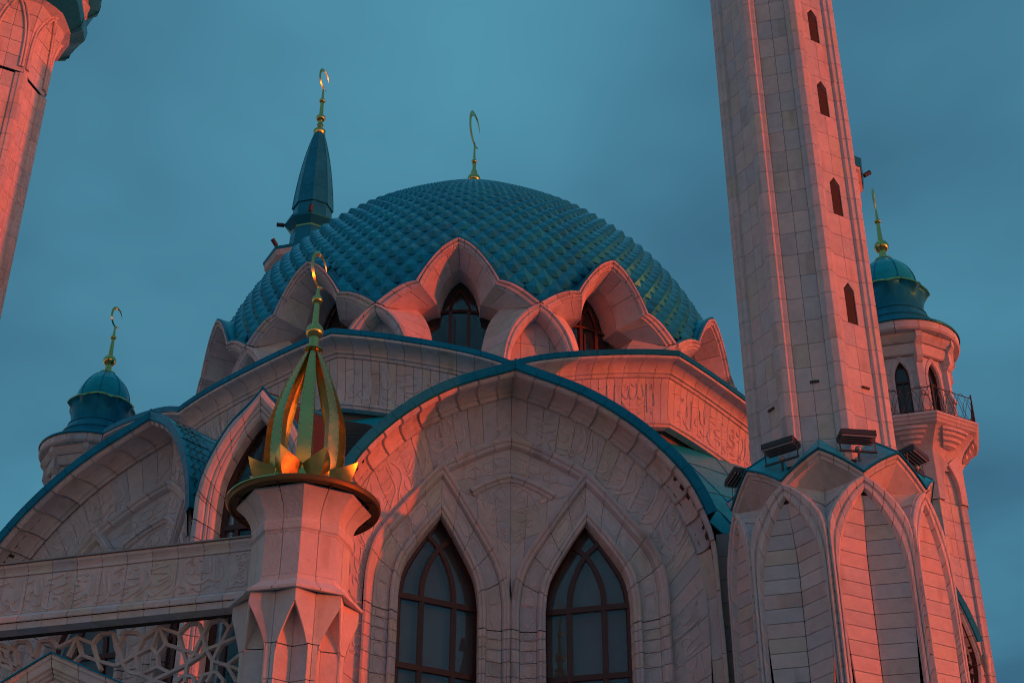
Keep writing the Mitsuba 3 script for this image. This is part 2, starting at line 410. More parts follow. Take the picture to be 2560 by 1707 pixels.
def gable_half(A, side, fine=True):
    W = wing(A, side)
    ref = rad(A) * 5 + np.array([0, 0, 15])
    H = HALL + '__'
    vis = fine
    # --- roof edge in folded sheet metal
    lip = [(13.43, 0.03), (13.44, -0.20), (13.38, -0.235)]

    def edge(s, k):
        d, nu = lip[k]
        p = GABLE(s) + off_normal(GABLE, s) * nu
        return W(p[0], p[1], d)
    strip(H + 'roof_edge', edge, np.linspace(0, S_ROOF, 11), 3, 4, 0.012, 0.03, lambda: 'teal_dark', 30, ref)
    # --- cornice
    prof = [(13.38, -0.235), (13.37, -0.30), (13.31, -0.335), (13.24, -0.30), (13.12, -0.262), (12.98, -0.25), (12.84, -0.262), (12.73, -0.305), (12.69, -0.35), (12.68, -0.395), (12.625, -0.40), (12.62, -0.48), (12.60, -0.50)]

    def corn(s, k):
        d, nu = prof[k]
        fall = np.clip((s - 0.49) / 0.16, 0, 1)
        d = d - (d - 12.5) * 0.40 * fall * fall * (3 - 2 * fall)
        p = GABLE(s) + off_normal(GABLE, s) * nu * (1 - 0.12 * fall)
        return W(p[0], p[1], d)
    js = np.concatenate([np.linspace(0, 0.46, 11), [0.52, 0.6, 0.7, 0.82, 1.0]])
    strip(H + 'cornice_stone', corn, js, len(prof), 5, 0.014, 0.05, None, 32, ref)
    add(H + 'cornice_core', MB().grid(np.array([[corn(s, k) + (np.array([0, 0, 0.025]) if k < 5 else 0) - 0.02 * rad(A) for k in range(len(prof))] for s in np.linspace(0, 1, 50)])).mesh(), 'mortar')

    # --- the cove with the inscription
    def cove(s, v, o=0.0):
        a, b = OUT(s), INN(s)
        p = a * (1 - v) + b * v
        return W(p[0], p[1], 12.455 + 0.15 * (1 - v) ** 2.2 + o)
    bs = np.concatenate([np.linspace(0, 0.56, 17), [0.61, 0.66, 0.71, 0.77, 0.84, 1.0]])
    cells(H + 'cove_stone', cove, bs, [0, 1], 3, 7, 0.016, 0.04, None, 30, ref)
    add(H + 'cove_core', sheet(lambda s, v: cove(s, v, -0.018), 0, 1, 0, 1, 50, 5), 'mortar')
    if vis:
        m = MB()
        Lc = 0.5 * (OUT.len + INN.len)

        def onband(x, y, h):
            s = x / Lc if side > 0 else 1 - x / Lc
            return cove(float(np.clip(s, 0, 1)), 1 - y / 1.42, h)
        lim = 0.72
        a, b = (0.02, lim * Lc) if side > 0 else (Lc * (1 - lim), Lc - 0.02)
        letters(m, onband, a, b, 0.05, 1.36, 1.3 if side > 0 else 0.2, 0.022)
        add(H + 'inscription', m.mesh(), 'carved', 25, label='raised calligraphy carved in the cove below the gable cornice')

    # --- flat wall behind everything
    zt = [GABLE(s) for s in np.linspace(0, 1, 40)]
    poly = Polygon([(0, 8.5), (0, 22.18)] + [(p[0], p[1] - 0.25) for p in zt[1:-1]] + [(5.5, 8.5)]).buffer(0)
    hole = Polygon([(UC + 1.13 * k, 8) for k in (-1, 1)] + [(UC + p[0], p[1]) for p in [OPNC(s) for s in np.linspace(1, 0, 30)]] + [(UC - p[0], p[1]) for p in [OPNC(s) for s in np.linspace(0, 1, 30)]]).buffer(0)
    poly = poly.difference(hole.buffer(0.10))

    def slab(pg, d0, d1):
        out = MB()
        for g in getattr(pg, 'geoms', [pg]):
            if g.area < 1e-3 or g.geom_type != 'Polygon':
                continue
            e = trimesh.creation.extrude_polygon(g, 1.0, engine='earcut')
            v = np.array(e.vertices)
            out.add(np.array([W(x, z, d0 + (d1 - d0) * y) for x, z, y in v]), np.array(e.faces))
        return out.mesh() if out.v else None
    add(H + 'wall', slab(poly, 12.25, 12.385), 'mortar')

    # --- moulding of the big inner arch and of the small one below it
    bead = [(-0.02, 12.44), (0.0, 12.60), (0.05, 12.625), (0.12, 12.60), (0.14, 12.56), (0.22, 12.55), (0.26, 12.50), (0.28, 12.42)]

    def mould(curve, prof_, s0, s1):
        def f(s, k):
            s = s0 + (s1 - s0) * s
            w, d = prof_[k]
            p = curve(s) - off_normal(curve, s) * w
            return W(p[0], p[1], d)
        return f
    s_top = 0.205
    strip(H + 'arch_stone', mould(INN, bead, 0, s_top), np.linspace(0, 1, 5), len(bead), 4, 0.018, 0.05, None, 30, ref)
    thin = [(-0.02, 12.42), (0.0, 12.52), (0.09, 12.535), (0.11, 12.48), (0.19, 12.47), (0.21, 12.40)]
    strip(H + 'arch_stone', mould(INNER_ARCH, thin, 0, 1), np.linspace(0, 1, 4), len(thin), 4, 0.018, 0.05, None, 30, ref)

    # --- tympanum between them, flat stones with ornament
    lens = Polygon([(0, 20.5)] + [tuple(INN(s)) for s in np.linspace(0.001, 0.2, 12)] + [(UC - p[0], p[1]) for p in [SUBC(s) for s in np.linspace(0, 0.36, 12)]] + [(0.0, 16.55)]).buffer(0).intersection(sbox(0.0, 16, 3, 21))
    cuts = [LineString([(-0.5, 19.75), (3, 18.4)]), LineString([(-0.5, 18.3), (3, 18.9)]), LineString([(-0.5, 17.3), (3, 18.3)]), LineString([(0.62, 21), (0.30, 16)]), LineString([(1.25, 21), (0.8, 16)])]
    ps = [lens]
    for c in cuts:
        ps = [g for p in ps for g in shp_split(p, c).geoms]
    for p in ps:
        mm = slab(p.buffer(-0.005), 12.36, 12.42)
        if mm:
            add(H + 'tympanum_stone', mm, stone())

    def flat(x, z, h):
        return W(x, z, 12.42 + h)
    if vis:
        m = MB()
        # floral scrolls
        for cx, cz, r, w in ((0.32, 18.75, 0.24, 1), (0.70, 18.45, 0.20, -1), (0.28, 18.15, 0.20, -1), (0.95, 18.62, 0.15, 1), (0.24, 17.55, 0.17, 1), (0.55, 17.95, 0.13, 1)):
            a = np.linspace(0, 5.4, 12)
            rr = r * (1 - 0.72 * a / 5.4)
            stroke(m, flat, np.stack([cx + w * rr * np.cos(a + 1.2), cz + rr * np.sin(a + 1.2)], 1), 0.05, 0.02, n=20)
        for pts in ([(0.02, 19.15), (0.4, 18.98), (0.62, 18.72), (0.78, 18.2)], [(0.03, 18.5), (0.2, 18.35), (0.42, 18.4), (0.55, 18.2)], [(0.03, 17.2), (0.18, 17.35), (0.36, 17.7), (0.42, 18.0)], [(0.03, 17.95), (0.12, 17.8), (0.3, 17.85)]):
            stroke(m, flat, pts, 0.05, 0.02)
        # long lozenges between the two arches
        for k in range(4):
            s = 0.018 + 0.045 * k
            c = INN(s + 0.018) - off_normal(INN, s + 0.018) * 0.58
            tdir = INN(s + 0.03) - INN(s)
            tdir /= np.linalg.norm(tdir)
            nd = np.array([-tdir[1], tdir[0]])
            hexa = [(-0.24, 0), (-0.13, 0.13), (0.13, 0.13), (0.24, 0), (0.13, -0.13), (-0.13, -0.13), (-0.24, 0)]
            q = [c + tdir * a + nd * b for a, b in hexa]
            if max(x[0] for x in q) > 1.75 or min(x[0] for x in q) < 0.03:
                continue
            for i in range(6):
                stroke(m, flat, [q[i], q[i + 1]], 0.035, 0.018, False)
        add(H + 'tympanum_carving', m.mesh(), 'carved', 25)

    # --- window surround: three rings of voussoirs on either side, then the reveal
    ring1 = [(0.0, 12.43), (0.012, 12.60), (0.07, 12.63), (0.12, 12.60), (0.135, 12.56), (0.215, 12.555), (0.25, 12.50), (0.27, 12.43)]
    ring3 = [(0.75, 12.43), (0.76, 12.53), (0.80, 12.57), (0.87, 12.57), (0.90, 12.52), (0.965, 12.515), (1.0, 12.47), (1.0, 12.06)]
    sp = [0, 0.8, 1.6, 2.4, 3.3, 4.2, 5.0, 5.09, 5.18, 5.27, 5.36, 5.45, 5.54, 5.63, 5.72, 6.0]
    for wside in (-1, 1):
        def ring(pr):
            def f(s, k):
                fr, d = pr[k]
                p = SUBP(s) * (1 - fr) + OPNP(s) * fr
                u = UC + wside * p[0]
                return W(max(u, 0.0) if wside < 0 else u, p[1], d)
            return f
        strip(H + 'window_arch_stone', ring(ring1), sp, len(ring1), 3, 0.018, 0.05, None, 30, ref)
        strip(H + 'window_arch_stone', ring(ring3), sp, len(ring3), 3, 0.018, 0.05, None, 30, ref)

        def pan(s, v, o=0.0):
            fr = 0.27 + 0.48 * v
            p = SUBP(s) * (1 - fr) + OPNP(s) * fr
            return W(UC + wside * p[0], p[1], 12.435 + o)
        cells(H + 'surround_panel', pan, sp, [0, 1], 3, 2, 0.018, 0.05, None, 30, ref)
        if vis:
            m = MB()
            for i in range(0, 14):
                s0, s1 = sp[i], sp[i + 1]
                for pts in ([(0.05, 0.5), (0.2, 0.22), (0.8, 0.22), (0.95, 0.5), (0.8, 0.78), (0.2, 0.78), (0.05, 0.5)],):
                    for a, b in zip(pts[:-1], pts[1:]):
                        stroke(m, lambda x, y, h: pan(s0 + (s1 - s0) * x, y, h), [a, b], 0.045, 0.016, False, n=3)
            add(H + 'surround_carving', m.mesh(), 'carved', 25)

    # --- window: pane, frame, blind
    gp = hole.intersection(sbox(0, 9, 6, 20)).buffer(0.06)
    win = add(H + 'window', slab(gp, 11.95, 12.06), 'frame_brown') if False else None
    wk = H + 'window' + (f'_{COUNT.get(H + "window", 0):03d}' if COUNT.get(H + 'window', 0) else '')
    COUNT[H + 'window'] = COUNT.get(H + 'window', 0) + 1
    g = list(gp.exterior.coords)
    tri = trimesh.creation.triangulate_polygon(gp, engine='earcut')
    scene[wk + '__pane'] = mikit.ply((np.array([W(x, z, 12.13) for x, z in tri[0]]), tri[1]), 'glass')
    scene[wk + '__blind'] = mikit.ply((np.array([W(x, z, 11.90) for x, z in tri[0]]), tri[1]), 'blind')
    fr = MB()
    for wside in (-1, 1):
        P = [OPNP(s) for s in np.linspace(0, 6, 40)]
        fr.grid(np.array([[W(UC + wside * (p[0] * q), p[1] - (0.12 * (1 - q) / 0.09 if p[1] > 15.5 else 0), d) for q, d in ((1.02, 12.12), (1.02, 12.17), (0.93, 12.17), (0.91, 12.12))] for p in P]))
    scene[wk + '__frame'] = mikit.ply(fr.mesh(), 'frame_brown')
    br = MB()
    n = W(0, 0, 1) - W(0, 0, 0)
    n /= np.linalg.norm(n)
    for z in (15.52, 13.72, 11.9, 10.1):
        br.bar(W(UC - 1.12, z, 12.16), W(UC + 1.12, z, 12.16), n, 0.145, 0.08)
    for x in (-0.46, 0.46):
        br.bar(W(UC + x, 9, 12.155), W(UC + x, 15.5, 12.155), n, 0.135, 0.07)
    for sgn in (-1, 1):   # two arcs crossing above the transom
        arc = [(sgn * (-0.46), 15.55), (sgn * (-0.43), 16.0), (sgn * (-0.30), 16.45), (sgn * (-0.05), 16.92), (sgn * 0.24, 17.2), (sgn * 0.40, 17.36)]
        q = CubicSpline(np.arange(6), arc, axis=0)(np.linspace(0, 5, 16))
        dd = np.gradient(q, axis=0)
        dd /= np.linalg.norm(dd, axis=1, keepdims=True)
        nn = np.stack([-dd[:, 1], dd[:, 0]], 1)
        br.grid(np.array([[W(UC + (a + b * o)[0], (a + b * o)[1], d) for o, d in ((-0.062, 12.12), (-0.062, 12.19), (0.062, 12.19), (0.062, 12.12))] for a, b in zip(q, nn)]))
    scene[wk + '__glazing_bar'] = mikit.ply(br.mesh(), 'frame_brown')

    # --- wall beyond the jamb, in courses
    for z in np.arange(9.0, 17.0, 0.62):
        P = np.array([[W(u, zz, 12.52) for u in (5.42, 6.35)] for zz in (z + 0.01, z + 0.61)])
        add(H + 'wall_block', panel(P, 0.04, ref), stone())

    # --- vaulted roof in sheet metal behind the gable
    back = -rad(A)
    rs = np.concatenate([np.linspace(0, S_ROOF, 8)])

    def roof(s, v, o=0.0):
        p = GABLE(s)
        return W(p[0], p[1] + 0.03 + o, 13.43) + back * (v * 4.4)
    cells(H + 'roof_panel', roof, rs, [0, 0.24, 0.5, 0.75, 1.0], 3, 1, 0.02, 0.03, lambda: 'teal_roof', 30, ref)
    add(H + 'roof_core', sheet(lambda s, v: roof(s, v, -0.02), 0, S_ROOF, 0, 1, 30, 1), 'teal_dark')
    m = MB()
    for v in (0.24, 0.5, 0.75):
        m.tube([roof(s, v, 0.015) for s in np.linspace(0.0, S_ROOF, 24)], 0.022, 4)
    for s in rs[1:-1]:
        m.tube([roof(s, v, 0.008) for v in (0.0, 0.99)], 0.012, 4)
    m.tube([roof(0.0, v, 0.03) for v in (0, 1)], 0.04, 5)
    add(H + 'roof_seam', m.mesh(), 'teal_dark', 30)

    # --- drainpipe with a funnel head at the low end
    x0 = W(5.78, 17.02, 13.05)
    m = MB().lathe(x0, [(0.0, 17.0), (0.15, 17.0), (0.16, 16.94), (0.15, 16.86), (0.115, 16.6), (0.10, 16.5), (0.10, 9.0)], 14)
    for z in (16.35, 14.4, 12.4):
        m.lathe(x0, [(0.10, z), (0.125, z + 0.01), (0.125, z + 0.07), (0.10, z + 0.08)], 14)
    add(H + 'drainpipe', m.mesh(), 'paint_white', 30)


for k, A in enumerate((225, 270, 315)):
    for side in (-1, 1):
        gable_half(A, side, fine=A != 315)

# heating wires laid over the left gable roof against ice
Wl = wing(225, 1)


def lroof(s, v):
    p = GABLE(s)
    return Wl(p[0], p[1] + 0.075, 13.43) - rad(225) * (v * 4.4)


m = MB()
for j in range(3):
    pts = []
    for i in range(26):
        s = 0.16 + 0.30 * i / 25
        pts.append(lroof(s, 0.055 + 0.05 * j + 0.016 * (1 if i % 2 else -1)))
    m.tube(pts, 0.010, 4)
for i in range(9):
    s = 0.17 + 0.035 * i
    m.tube([lroof(s, 0.02), lroof(s, 0.23)], 0.008, 4)
add(HALL + '__heating_wire', m.mesh(), 'dark_metal')

# ------------------------------------------------------------------ bays at the plain tips: a tall pointed window in a deep moulded arch
BAYO = [(0, 20.20), (0.56, 19.55), (0.93, 19.10), (1.38, 18.12), (1.51, 17.52), (1.53, 16.5), (1.53, 9.0)]
BAYI = [(0, 19.36), (0.43, 18.82), (0.79, 18.08), (0.93, 17.50), (0.96, 16.9), (0.96, 16.2), (0.96, 9.0)]
BO, BI = CubicSpline(np.arange(7), BAYO, axis=0), CubicSpline(np.arange(7), BAYI, axis=0)


def bay(az):
    H = HALL + '__'
    n, t = rad(az), tanv(az)
    ref = n * 8 + np.array([0, 0, 15])

    def W(x, z, d):
        return n * d + t * x + np.array([0, 0, z])
    prof = [(-0.05, 17.10), (-0.05, 17.42), (0.0, 17.45), (0.06, 17.46), (0.10, 17.52), (0.30, 17.56), (0.50, 17.52), (0.56, 17.46), (0.60, 17.49), (0.70, 17.49), (0.74, 17.43), (0.78, 17.46), (0.90, 17.44), (1.0, 17.38), (1.04, 16.98)]
    sp = [0, 0.8, 1.6, 2.4, 3.1, 3.8, 4.4, 4.9, 5.06, 5.17, 5.29, 5.41, 5.53, 5.65, 5.77, 6]
    for sg in (-1, 1):
        def f(s, k):
            fr, d = prof[k]
            p = BO(s) * (1 - fr) + BI(s) * fr
            return W(sg * max(p[0], 0.0 if s > 0 else 0), p[1], d)
        strip(H + 'bay_arch_stone', f, sp, len(prof), 4, 0.02, 0.05, None, 30, ref)

        def lip(s, k):
            o, d = ((0.0, 17.08), (0.055, 17.08), (0.055, 17.47), (0.0, 17.47))[k]
            p = BO(s)
            q = BO(s) * 1.05 - BI(s) * 0.05
            e = (q - BI(s))
            e /= np.linalg.norm(e)
            p = p + e * o
            return W(sg * p[0], p[1] + 0.02, d)
        strip(H + 'bay_roof_edge', lip, np.linspace(0, 4.3, 6), 4, 5, 0.01, 0.02, lambda: 'teal_dark', 30, ref)
        # side of the bay and the vault over it
        add(H + 'bay_core', sheet(lambda s, v: W(sg * (BO(s)[0] - 0.02) * (1 + (1.1 * v if s < 4.3 else 0)), BO(s)[1] - 0.03 + (v * (1.75 + 0.25 * s) if s < 4.3 else 0), 17.4 - v * 5.0), 0, 6, 0, 1, 40, 1), 'mortar')
        cells(H + 'bay_roof_panel', lambda s, v: W(sg * BO(s)[0] * (1 + 1.1 * v), BO(s)[1] + 0.02 + v * (1.75 + 0.25 * s), 17.2 - v * 4.9), np.linspace(0, 4.3, 6), [0, 0.3, 0.65, 1], 4, 1, 0.02, 0.02, lambda: 'teal_roof', 30, ref)
        for z in np.arange(9.0, 16.9, 0.62):
            P = np.array([[W(sg * 1.55, zz, d) for d in (17.1, 15.9)] for zz in (z + 0.01, z + 0.61)])
            add(H + 'wall_block', panel(P, 0.04, ref), stone())
    wk = H + 'bay_window' + (f'_{COUNT.get(H + "bay_window", 0):03d}' if COUNT.get(H + 'bay_window', 0) else '')
    COUNT[H + 'bay_window'] = COUNT.get(H + 'bay_window', 0) + 1
    pts = [BI(s) for s in np.linspace(0, 6, 40)]
    P = np.array([[W(-p[0] * 1.03, p[1] + 0.03, 17.02), W(p[0] * 1.03, p[1] + 0.03, 17.02)] for p in pts])
    scene[wk + '__pane'] = mikit.ply(MB().grid(P).mesh(), 'glass')
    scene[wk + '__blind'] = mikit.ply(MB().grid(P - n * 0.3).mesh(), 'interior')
    m = MB()
    for sg in (-1, 1):
        m.grid(np.array([[W(sg * p[0] * q, p[1] - 0.3 * (1 - q), d) for q, d in ((1.02, 17.02), (1.0, 17.09), (0.86, 17.09), (0.84, 17.02))] for p in pts]))
        m.grid(np.array([[W(sg * (p[0] * 0.55 + o), p[1] - 0.75, d) for o, d in ((-0.05, 17.02), (-0.05, 17.08), (0.05, 17.08), (0.05, 17.02))] for p in pts]))
    for z in (16.6, 14.6, 12.4, 10.4):
        m.bar(W(-0.95, z, 17.06), W(0.95, z, 17.06), n, 0.13, 0.07)
    m.bar(W(0, 9, 17.06), W(0, 19.0, 17.06), n, 0.10, 0.07)
    scene[wk + '__frame'] = mikit.ply(m.mesh(), 'frame_dark')


bay(247.5)

# sloping roofs in the corners between the gables, up to the frieze
for tip in (202.5, 247.5, 292.5):
    n_, t_ = rad(tip), tanv(tip)

    def tip_roof(x, v):
        return n_ * (16.4 - 4.1 * v) + t_ * x * (0.7 + 3.2 * v) + np.array([0, 0, 17.05 + 4.85 * v ** 0.85 - 0.25 * x * x])
    cells(HALL + '__roof_panel', tip_roof, [-1, -0.5, 0, 0.5, 1], [0, 0.35, 0.7, 1.0], 2, 2, 0.02, 0.03, lambda: 'teal_roof', 30, (0, 0, 10))
    add(HALL + '__roof_core', sheet(lambda x, v: tip_roof(x, v) - np.array([0, 0, 0.03]), -1, 1, 0, 1, 6, 6), 'teal_dark')
    m = MB()
    for v in (0.35, 0.7):
        m.tube([tip_roof(x, v) for x in np.linspace(-1, 1, 8)], 0.02, 4)
    for x in (-0.5, 0, 0.5):
        m.tube([tip_roof(x, v) for v in np.linspace(0, 1, 8)], 0.02, 4)
    add(HALL + '__roof_seam', m.mesh(), 'teal_dark', 30)

# ------------------------------------------------------------------ octagon frieze with its own shallow arches
D_F = 13.25
TOPF = CubicSpline([0, 1.2, 2.3, 3.5, 4.4, 5.27], [24.34, 24.16, 23.93, 23.63, 23.35, 22.98])
K1, K2 = math.tan(math.radians(10.5)), math.tan(math.radians(12))


def frieze(cor, side, fine):
    H = HALL + '__'
    na = cor + 10.5 * side
    n, t = rad(na), tanv(na) * side
    ref = rad(cor) * 4 + np.array([0, 0, 20])

    def W(x, z, d):        # x from the convex corner (0) to the fold (5.27)
        a, b = -d * K1, d * K2
        return n * d + t * (a + (b - a) * x / 5.27) + np.array([0, 0, z])
    prof = [(13.235, -0.17), (13.23, -0.24), (13.17, -0.265), (13.10, -0.26), (13.0, -0.275), (12.90, -0.32), (12.82, -0.40), (12.78, -0.47), (12.80, -0.49), (12.80, -0.54), (12.74, -0.55), (12.73, -0.64), (12.70, -0.655)]
    lip = [(13.25, 0.03), (13.265, -0.145), (13.22, -0.17)]

    def mk(pr):
        return lambda s, k: W(s, float(TOPF(s)) + pr[k][1], pr[k][0])
    js = np.linspace(0, 5.27, 11)
    strip(H + 'frieze_roof_edge', mk(lip), np.linspace(0, 5.27, 7), 3, 5, 0.012, 0.03, lambda: 'teal_dark', 30, ref)
    strip(H + 'frieze_cornice_stone', mk(prof), js, len(prof), 4, 0.014, 0.05, None, 32, ref)

    def band(s, v, o=0.0):
        return W(s, float(TOPF(s)) - 0.655 - 1.36 * v, 12.52 + 0.17 * (1 - v) ** 2 + o)
    cells(H + 'frieze_stone', band, np.linspace(0, 5.27, 21), [0, 1], 2, 6, 0.014, 0.04, None, 30, ref)
    base = [(12.53, -2.015), (12.60, -2.05), (12.61, -2.13), (12.56, -2.15), (12.55, -2.23), (12.3, -2.24)]
    strip(H + 'frieze_base_stone', mk(base), js, len(base), 4, 0.014, 0.05, None, 30, ref)
    core = [(13.20, -0.19), (12.95, -0.25), (12.70, -0.5), (12.50, -0.7), (12.48, -2.2), (12.2, -2.2)]
    add(H + 'frieze_core', sheet(lambda s, v: mk(core)(s, int(v)), 0, 5.27, 0, 5, 20, 5), 'mortar')
    if fine:
        m = MB()

        def onband(x, y, h):
            s = x if side > 0 else 5.27 - x
            return band(float(np.clip(s, 0, 5.27)), 1 - y / 1.36, h)
        letters(m, onband, 0.0, 5.27, 0.08, 1.27, 0.4 if side > 0 else 2.2, 0.026)
        add(H + 'frieze_inscription', m.mesh(), 'carved', 25, label='raised calligraphy on the frieze below the dome')
    # recessed plinth below, and the flat roof above up to the drum
    P = np.array([[W(x, z, 12.15) for z in (17.0, 22.3)] for x in (0, 5.27)])
    add(H + 'plinth', MB().grid(P).mesh(), 'grey_render')
    P = np.array([[W(x, float(TOPF(x)) + 0.03, 13.25), W(x, 24.9, 9.0)] for x in np.linspace(0, 5.27, 8)])
    add(H + 'frieze_roof', MB().grid(P).mesh(), 'teal_roof')


for cor in (157.5, 202.5, 247.5, 292.5, 337.5, 22.5):
    for side in (-1, 1):
        frieze(cor, side, cor in (247.5, 292.5))
# the inside of the building, dark
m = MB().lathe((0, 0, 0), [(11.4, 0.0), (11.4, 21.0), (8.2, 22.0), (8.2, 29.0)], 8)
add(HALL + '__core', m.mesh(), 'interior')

# ------------------------------------------------------------------ drum: twelve trefoil dormers and the small arches between them
PORT = [262.5 + 30 * k for k in range(12)]
HO = [(0, 29.56), (0.35, 29.36), (0.70, 29.0), (1.08, 28.44), (1.36, 27.94), (1.65, 27.90), (1.97, 27.77), (2.32, 27.54), (2.657, 27.28)]
HI = [(0, 29.25), (0.31, 29.06), (0.62, 28.76), (0.93, 28.32), (1.15, 27.76), (1.40, 27.69), (1.67, 27.56), (1.98, 27.36), (2.30, 27.10)]
HM = [(0, 28.95), (0.22, 28.79), (0.42, 28.56), (0.62, 28.2), (0.77, 27.56), (0.95, 27.55), (1.12, 27.50), (1.28, 27.45), (1.45, 27.38)]


def seg_interp(pts):
    """Piecewise: one smooth arc to the cusp (0..4), another from it (4..8)."""
    p = np.array(pts)
    a, b = CubicSpline(np.arange(5), p[:5], axis=0), CubicSpline(np.arange(4, 9), p[4:], axis=0)
    return lambda s: a(s) if s <= 4 else b(s)


HOf, HIf, HMf = seg_interp(HO), seg_interp(HI), seg_interp(HM)
PO = CubicSpline(np.arange(7), [(0, 27.26), (0.27, 27.10), (0.54, 26.86), (0.87, 26.42), (1.10, 25.85), (1.22, 25.2), (1.25, 24.2)], axis=0)
PI_ = CubicSpline(np.arange(7), [(0, 26.92), (0.22, 26.75), (0.44, 26.48), (0.70, 26.05), (0.87, 25.55), (0.95, 25.05), (0.97, 24.2)], axis=0)
PW = CubicSpline(np.arange(7), [(1.18, 27.42), (1.42, 27.12), (1.62, 26.74), (1.76, 26.24), (1.85, 25.78), (1.91, 25.2), (1.94, 24.2)], axis=0)
RH = 10.05
H = HALL + '__'


def onr(az0, x, r, z, r0=10.15):
    return cyl(az0 + math.degrees(x / r0), r, z)


for pi, az in enumerate(PORT):
    away = math.cos(math.radians(az - 265)) < -0.35
    if away:
        continue
    ref = rad(az) * 6 + np.array([0, 0, 26])
    for sg in (-1, 1):
        def two_curve(fa, fb, tab):
            def f(s, k):
                q, r = tab[k]
                p = fa(s) * (1 - q) + fb(s) * q
                return onr(az, sg * p[0], r, p[1])
            return f
        hood = [(-0.08, 10.05), (0.0, 10.14), (0.10, 10.21), (0.30, 10.20), (0.36, 10.13), (0.42, 10.10), (0.60, 10.17), (0.78, 10.14), (0.84, 10.06), (1.0, 10.04)]
        sh = [0, 0.55, 1.7, 2.9, 4.0, 5.3, 6.6, 8.0]
        for a, b in zip(sh[:-1], sh[1:]):
            strip(H + 'dormer_arch_stone', two_curve(HOf, HIf, hood), [a, b], len(hood), 4, 0.018, 0.06, None, 32, ref)

        def soff(s, v, o=0.0):
            p = HIf(s) * (1 - v) + HMf(s) * v
            return onr(az, sg * p[0], 10.04 - 0.86 * v - o, p[1])
        cells(H + 'dormer_soffit_stone', soff, [0, 1.3, 2.6, 4.0], [0, 1], 4, 3, 0.014, 0.04, None, 25, rad(az) * 9.6 + np.array([0, 0, 32.0]))
        cells(H + 'dormer_soffit_stone', soff, [4.0, 5.6, 8.0], [0, 1], 4, 3, 0.014, 0.04, None, 25, rad(az) * 9.6 + np.array([0, 0, 32.0]))
        add(H + 'dormer_reveal', sheet(lambda s, v: onr(az, sg * HMf(s)[0], 9.18 - 0.75 * v, HMf(s)[1]), 0, 4, 0, 1, 20, 1), 'stone_4', 40)
        add(H + 'dormer_reveal', sheet(lambda s, v: onr(az, sg * HMf(s)[0], 9.18 - 0.75 * v, HMf(s)[1]), 4, 8, 0, 1, 12, 1), 'stone_4', 40)
        add(H + 'dormer_core', sheet(lambda s, v: onr(az, sg * (HOf(s) * (1 - v) + HIf(s) * v)[0], 10.0 - 0.03 * v, (HOf(s) * (1 - v) + HIf(s) * v)[1] - 0.0), 0, 8, 0, 1, 30, 1), 'mortar')
        # metal flashing and the little roof from the dormer back to the dome
        def flash(s, k):
            o, r = ((0.0, 10.06), (0.055, 10.06), (0.06, 10.17), (0.0, 10.18))[k]
            p = HOf(s)
            q = HOf(min(8, s + 0.05)) - HOf(max(0, s - 0.05))
            e = np.array([-q[1], q[0]]) / (np.linalg.norm(q) + 1e-9)
            if s < 0.4:
                e = e * (s / 0.4) + np.array([0, 1.3]) * (1 - s / 0.4)
            return onr(az, sg * (p[0] + e[0] * o), r, p[1] + e[1] * o)
        for a, b in ((0, 4.0), (4.0, 8.0)):
            strip(H + 'dormer_flashing', flash, [a, b], 4, 12, 0.0, 0.02, lambda: 'teal_dark', 30, ref)
        add(H + 'dormer_roof', sheet(lambda s, v: onr(az, sg * HOf(s)[0] * (1 - 0.04 * v), 10.1 - 1.9 * v, HOf(s)[1] + 0.05 + 0.10 * v), 0, 8, 0, 1, 30, 2), 'teal_roof', 30)
        # half of the small arch at the sector's edge
        av = az + sg * 15
        pm = [(0.0, 10.05), (0.02, 10.16), (0.25, 10.20), (0.33, 10.14), (0.42, 10.12), (0.62, 10.16), (0.85, 10.12), (0.92, 10.06), (1.0, 10.04), (1.02, 9.55)]

        def arch(s, k):
            q, r = pm[k]
            p = PO(s) * (1 - q) + PI_(s) * q
            return onr(av, -sg * p[0], r, p[1])
        strip(H + 'niche_arch_stone', arch, [0, 1.6, 3.0, 4.2, 5.2, 6], len(pm), 4, 0.018, 0.05, None, 32, ref)

        def side_(s, v, o=0.0):
            p = PO(s) * (1 - v) + PW(s) * v
            return onr(av, -sg * p[0], 10.06 - 0.80 * v - o, p[1])
        cells(H + 'pier_stone', side_, [0, 1.1, 2.2, 3.2, 4.2, 5.2, 6], [0, 1], 3, 4, 0.014, 0.04, None, 25, onr(av, 0, 9.4, 25.0))
        add(H + 'pier_core', sheet(lambda s, v: onr(av, -sg * (PW(s)[0] - 0.02), 9.28 - v * 0.9, PW(s)[1]), 0, 6, 0, 1, 20, 1), 'stone_4', 40)
        add(H + 'pier_core', sheet(lambda s, v: side_(s, v, 0.03), 0, 6, 0, 1, 20, 3), 'mortar')
        # niche wall of square stones
        for x0, x1 in ((0.0, 0.5), (0.5, 1.0)):
            for z0, z1 in ((24.2, 24.75), (24.75, 25.4), (25.4, 26.05), (26.05, 26.95)):
                P = np.array([[onr(av, -sg * x, 9.52, z) for z in (z0 + 0.007, z1 - 0.007)] for x in (x0 + 0.007, x1 - 0.007)])
                add(H + 'niche_stone', panel(P, 0.04, ref), stone())
    # window of the dormer
    wk = H + 'dormer_window' + (f'_{COUNT.get(H + "dormer_window", 0):03d}' if COUNT.get(H + 'dormer_window', 0) else '')
    COUNT[H + 'dormer_window'] = COUNT.get(H + 'dormer_window', 0) + 1
    n, t = rad(az), tanv(az)

    def Wd(x, z, d=8.46):
        return n * d + t * x + np.array([0, 0, z])
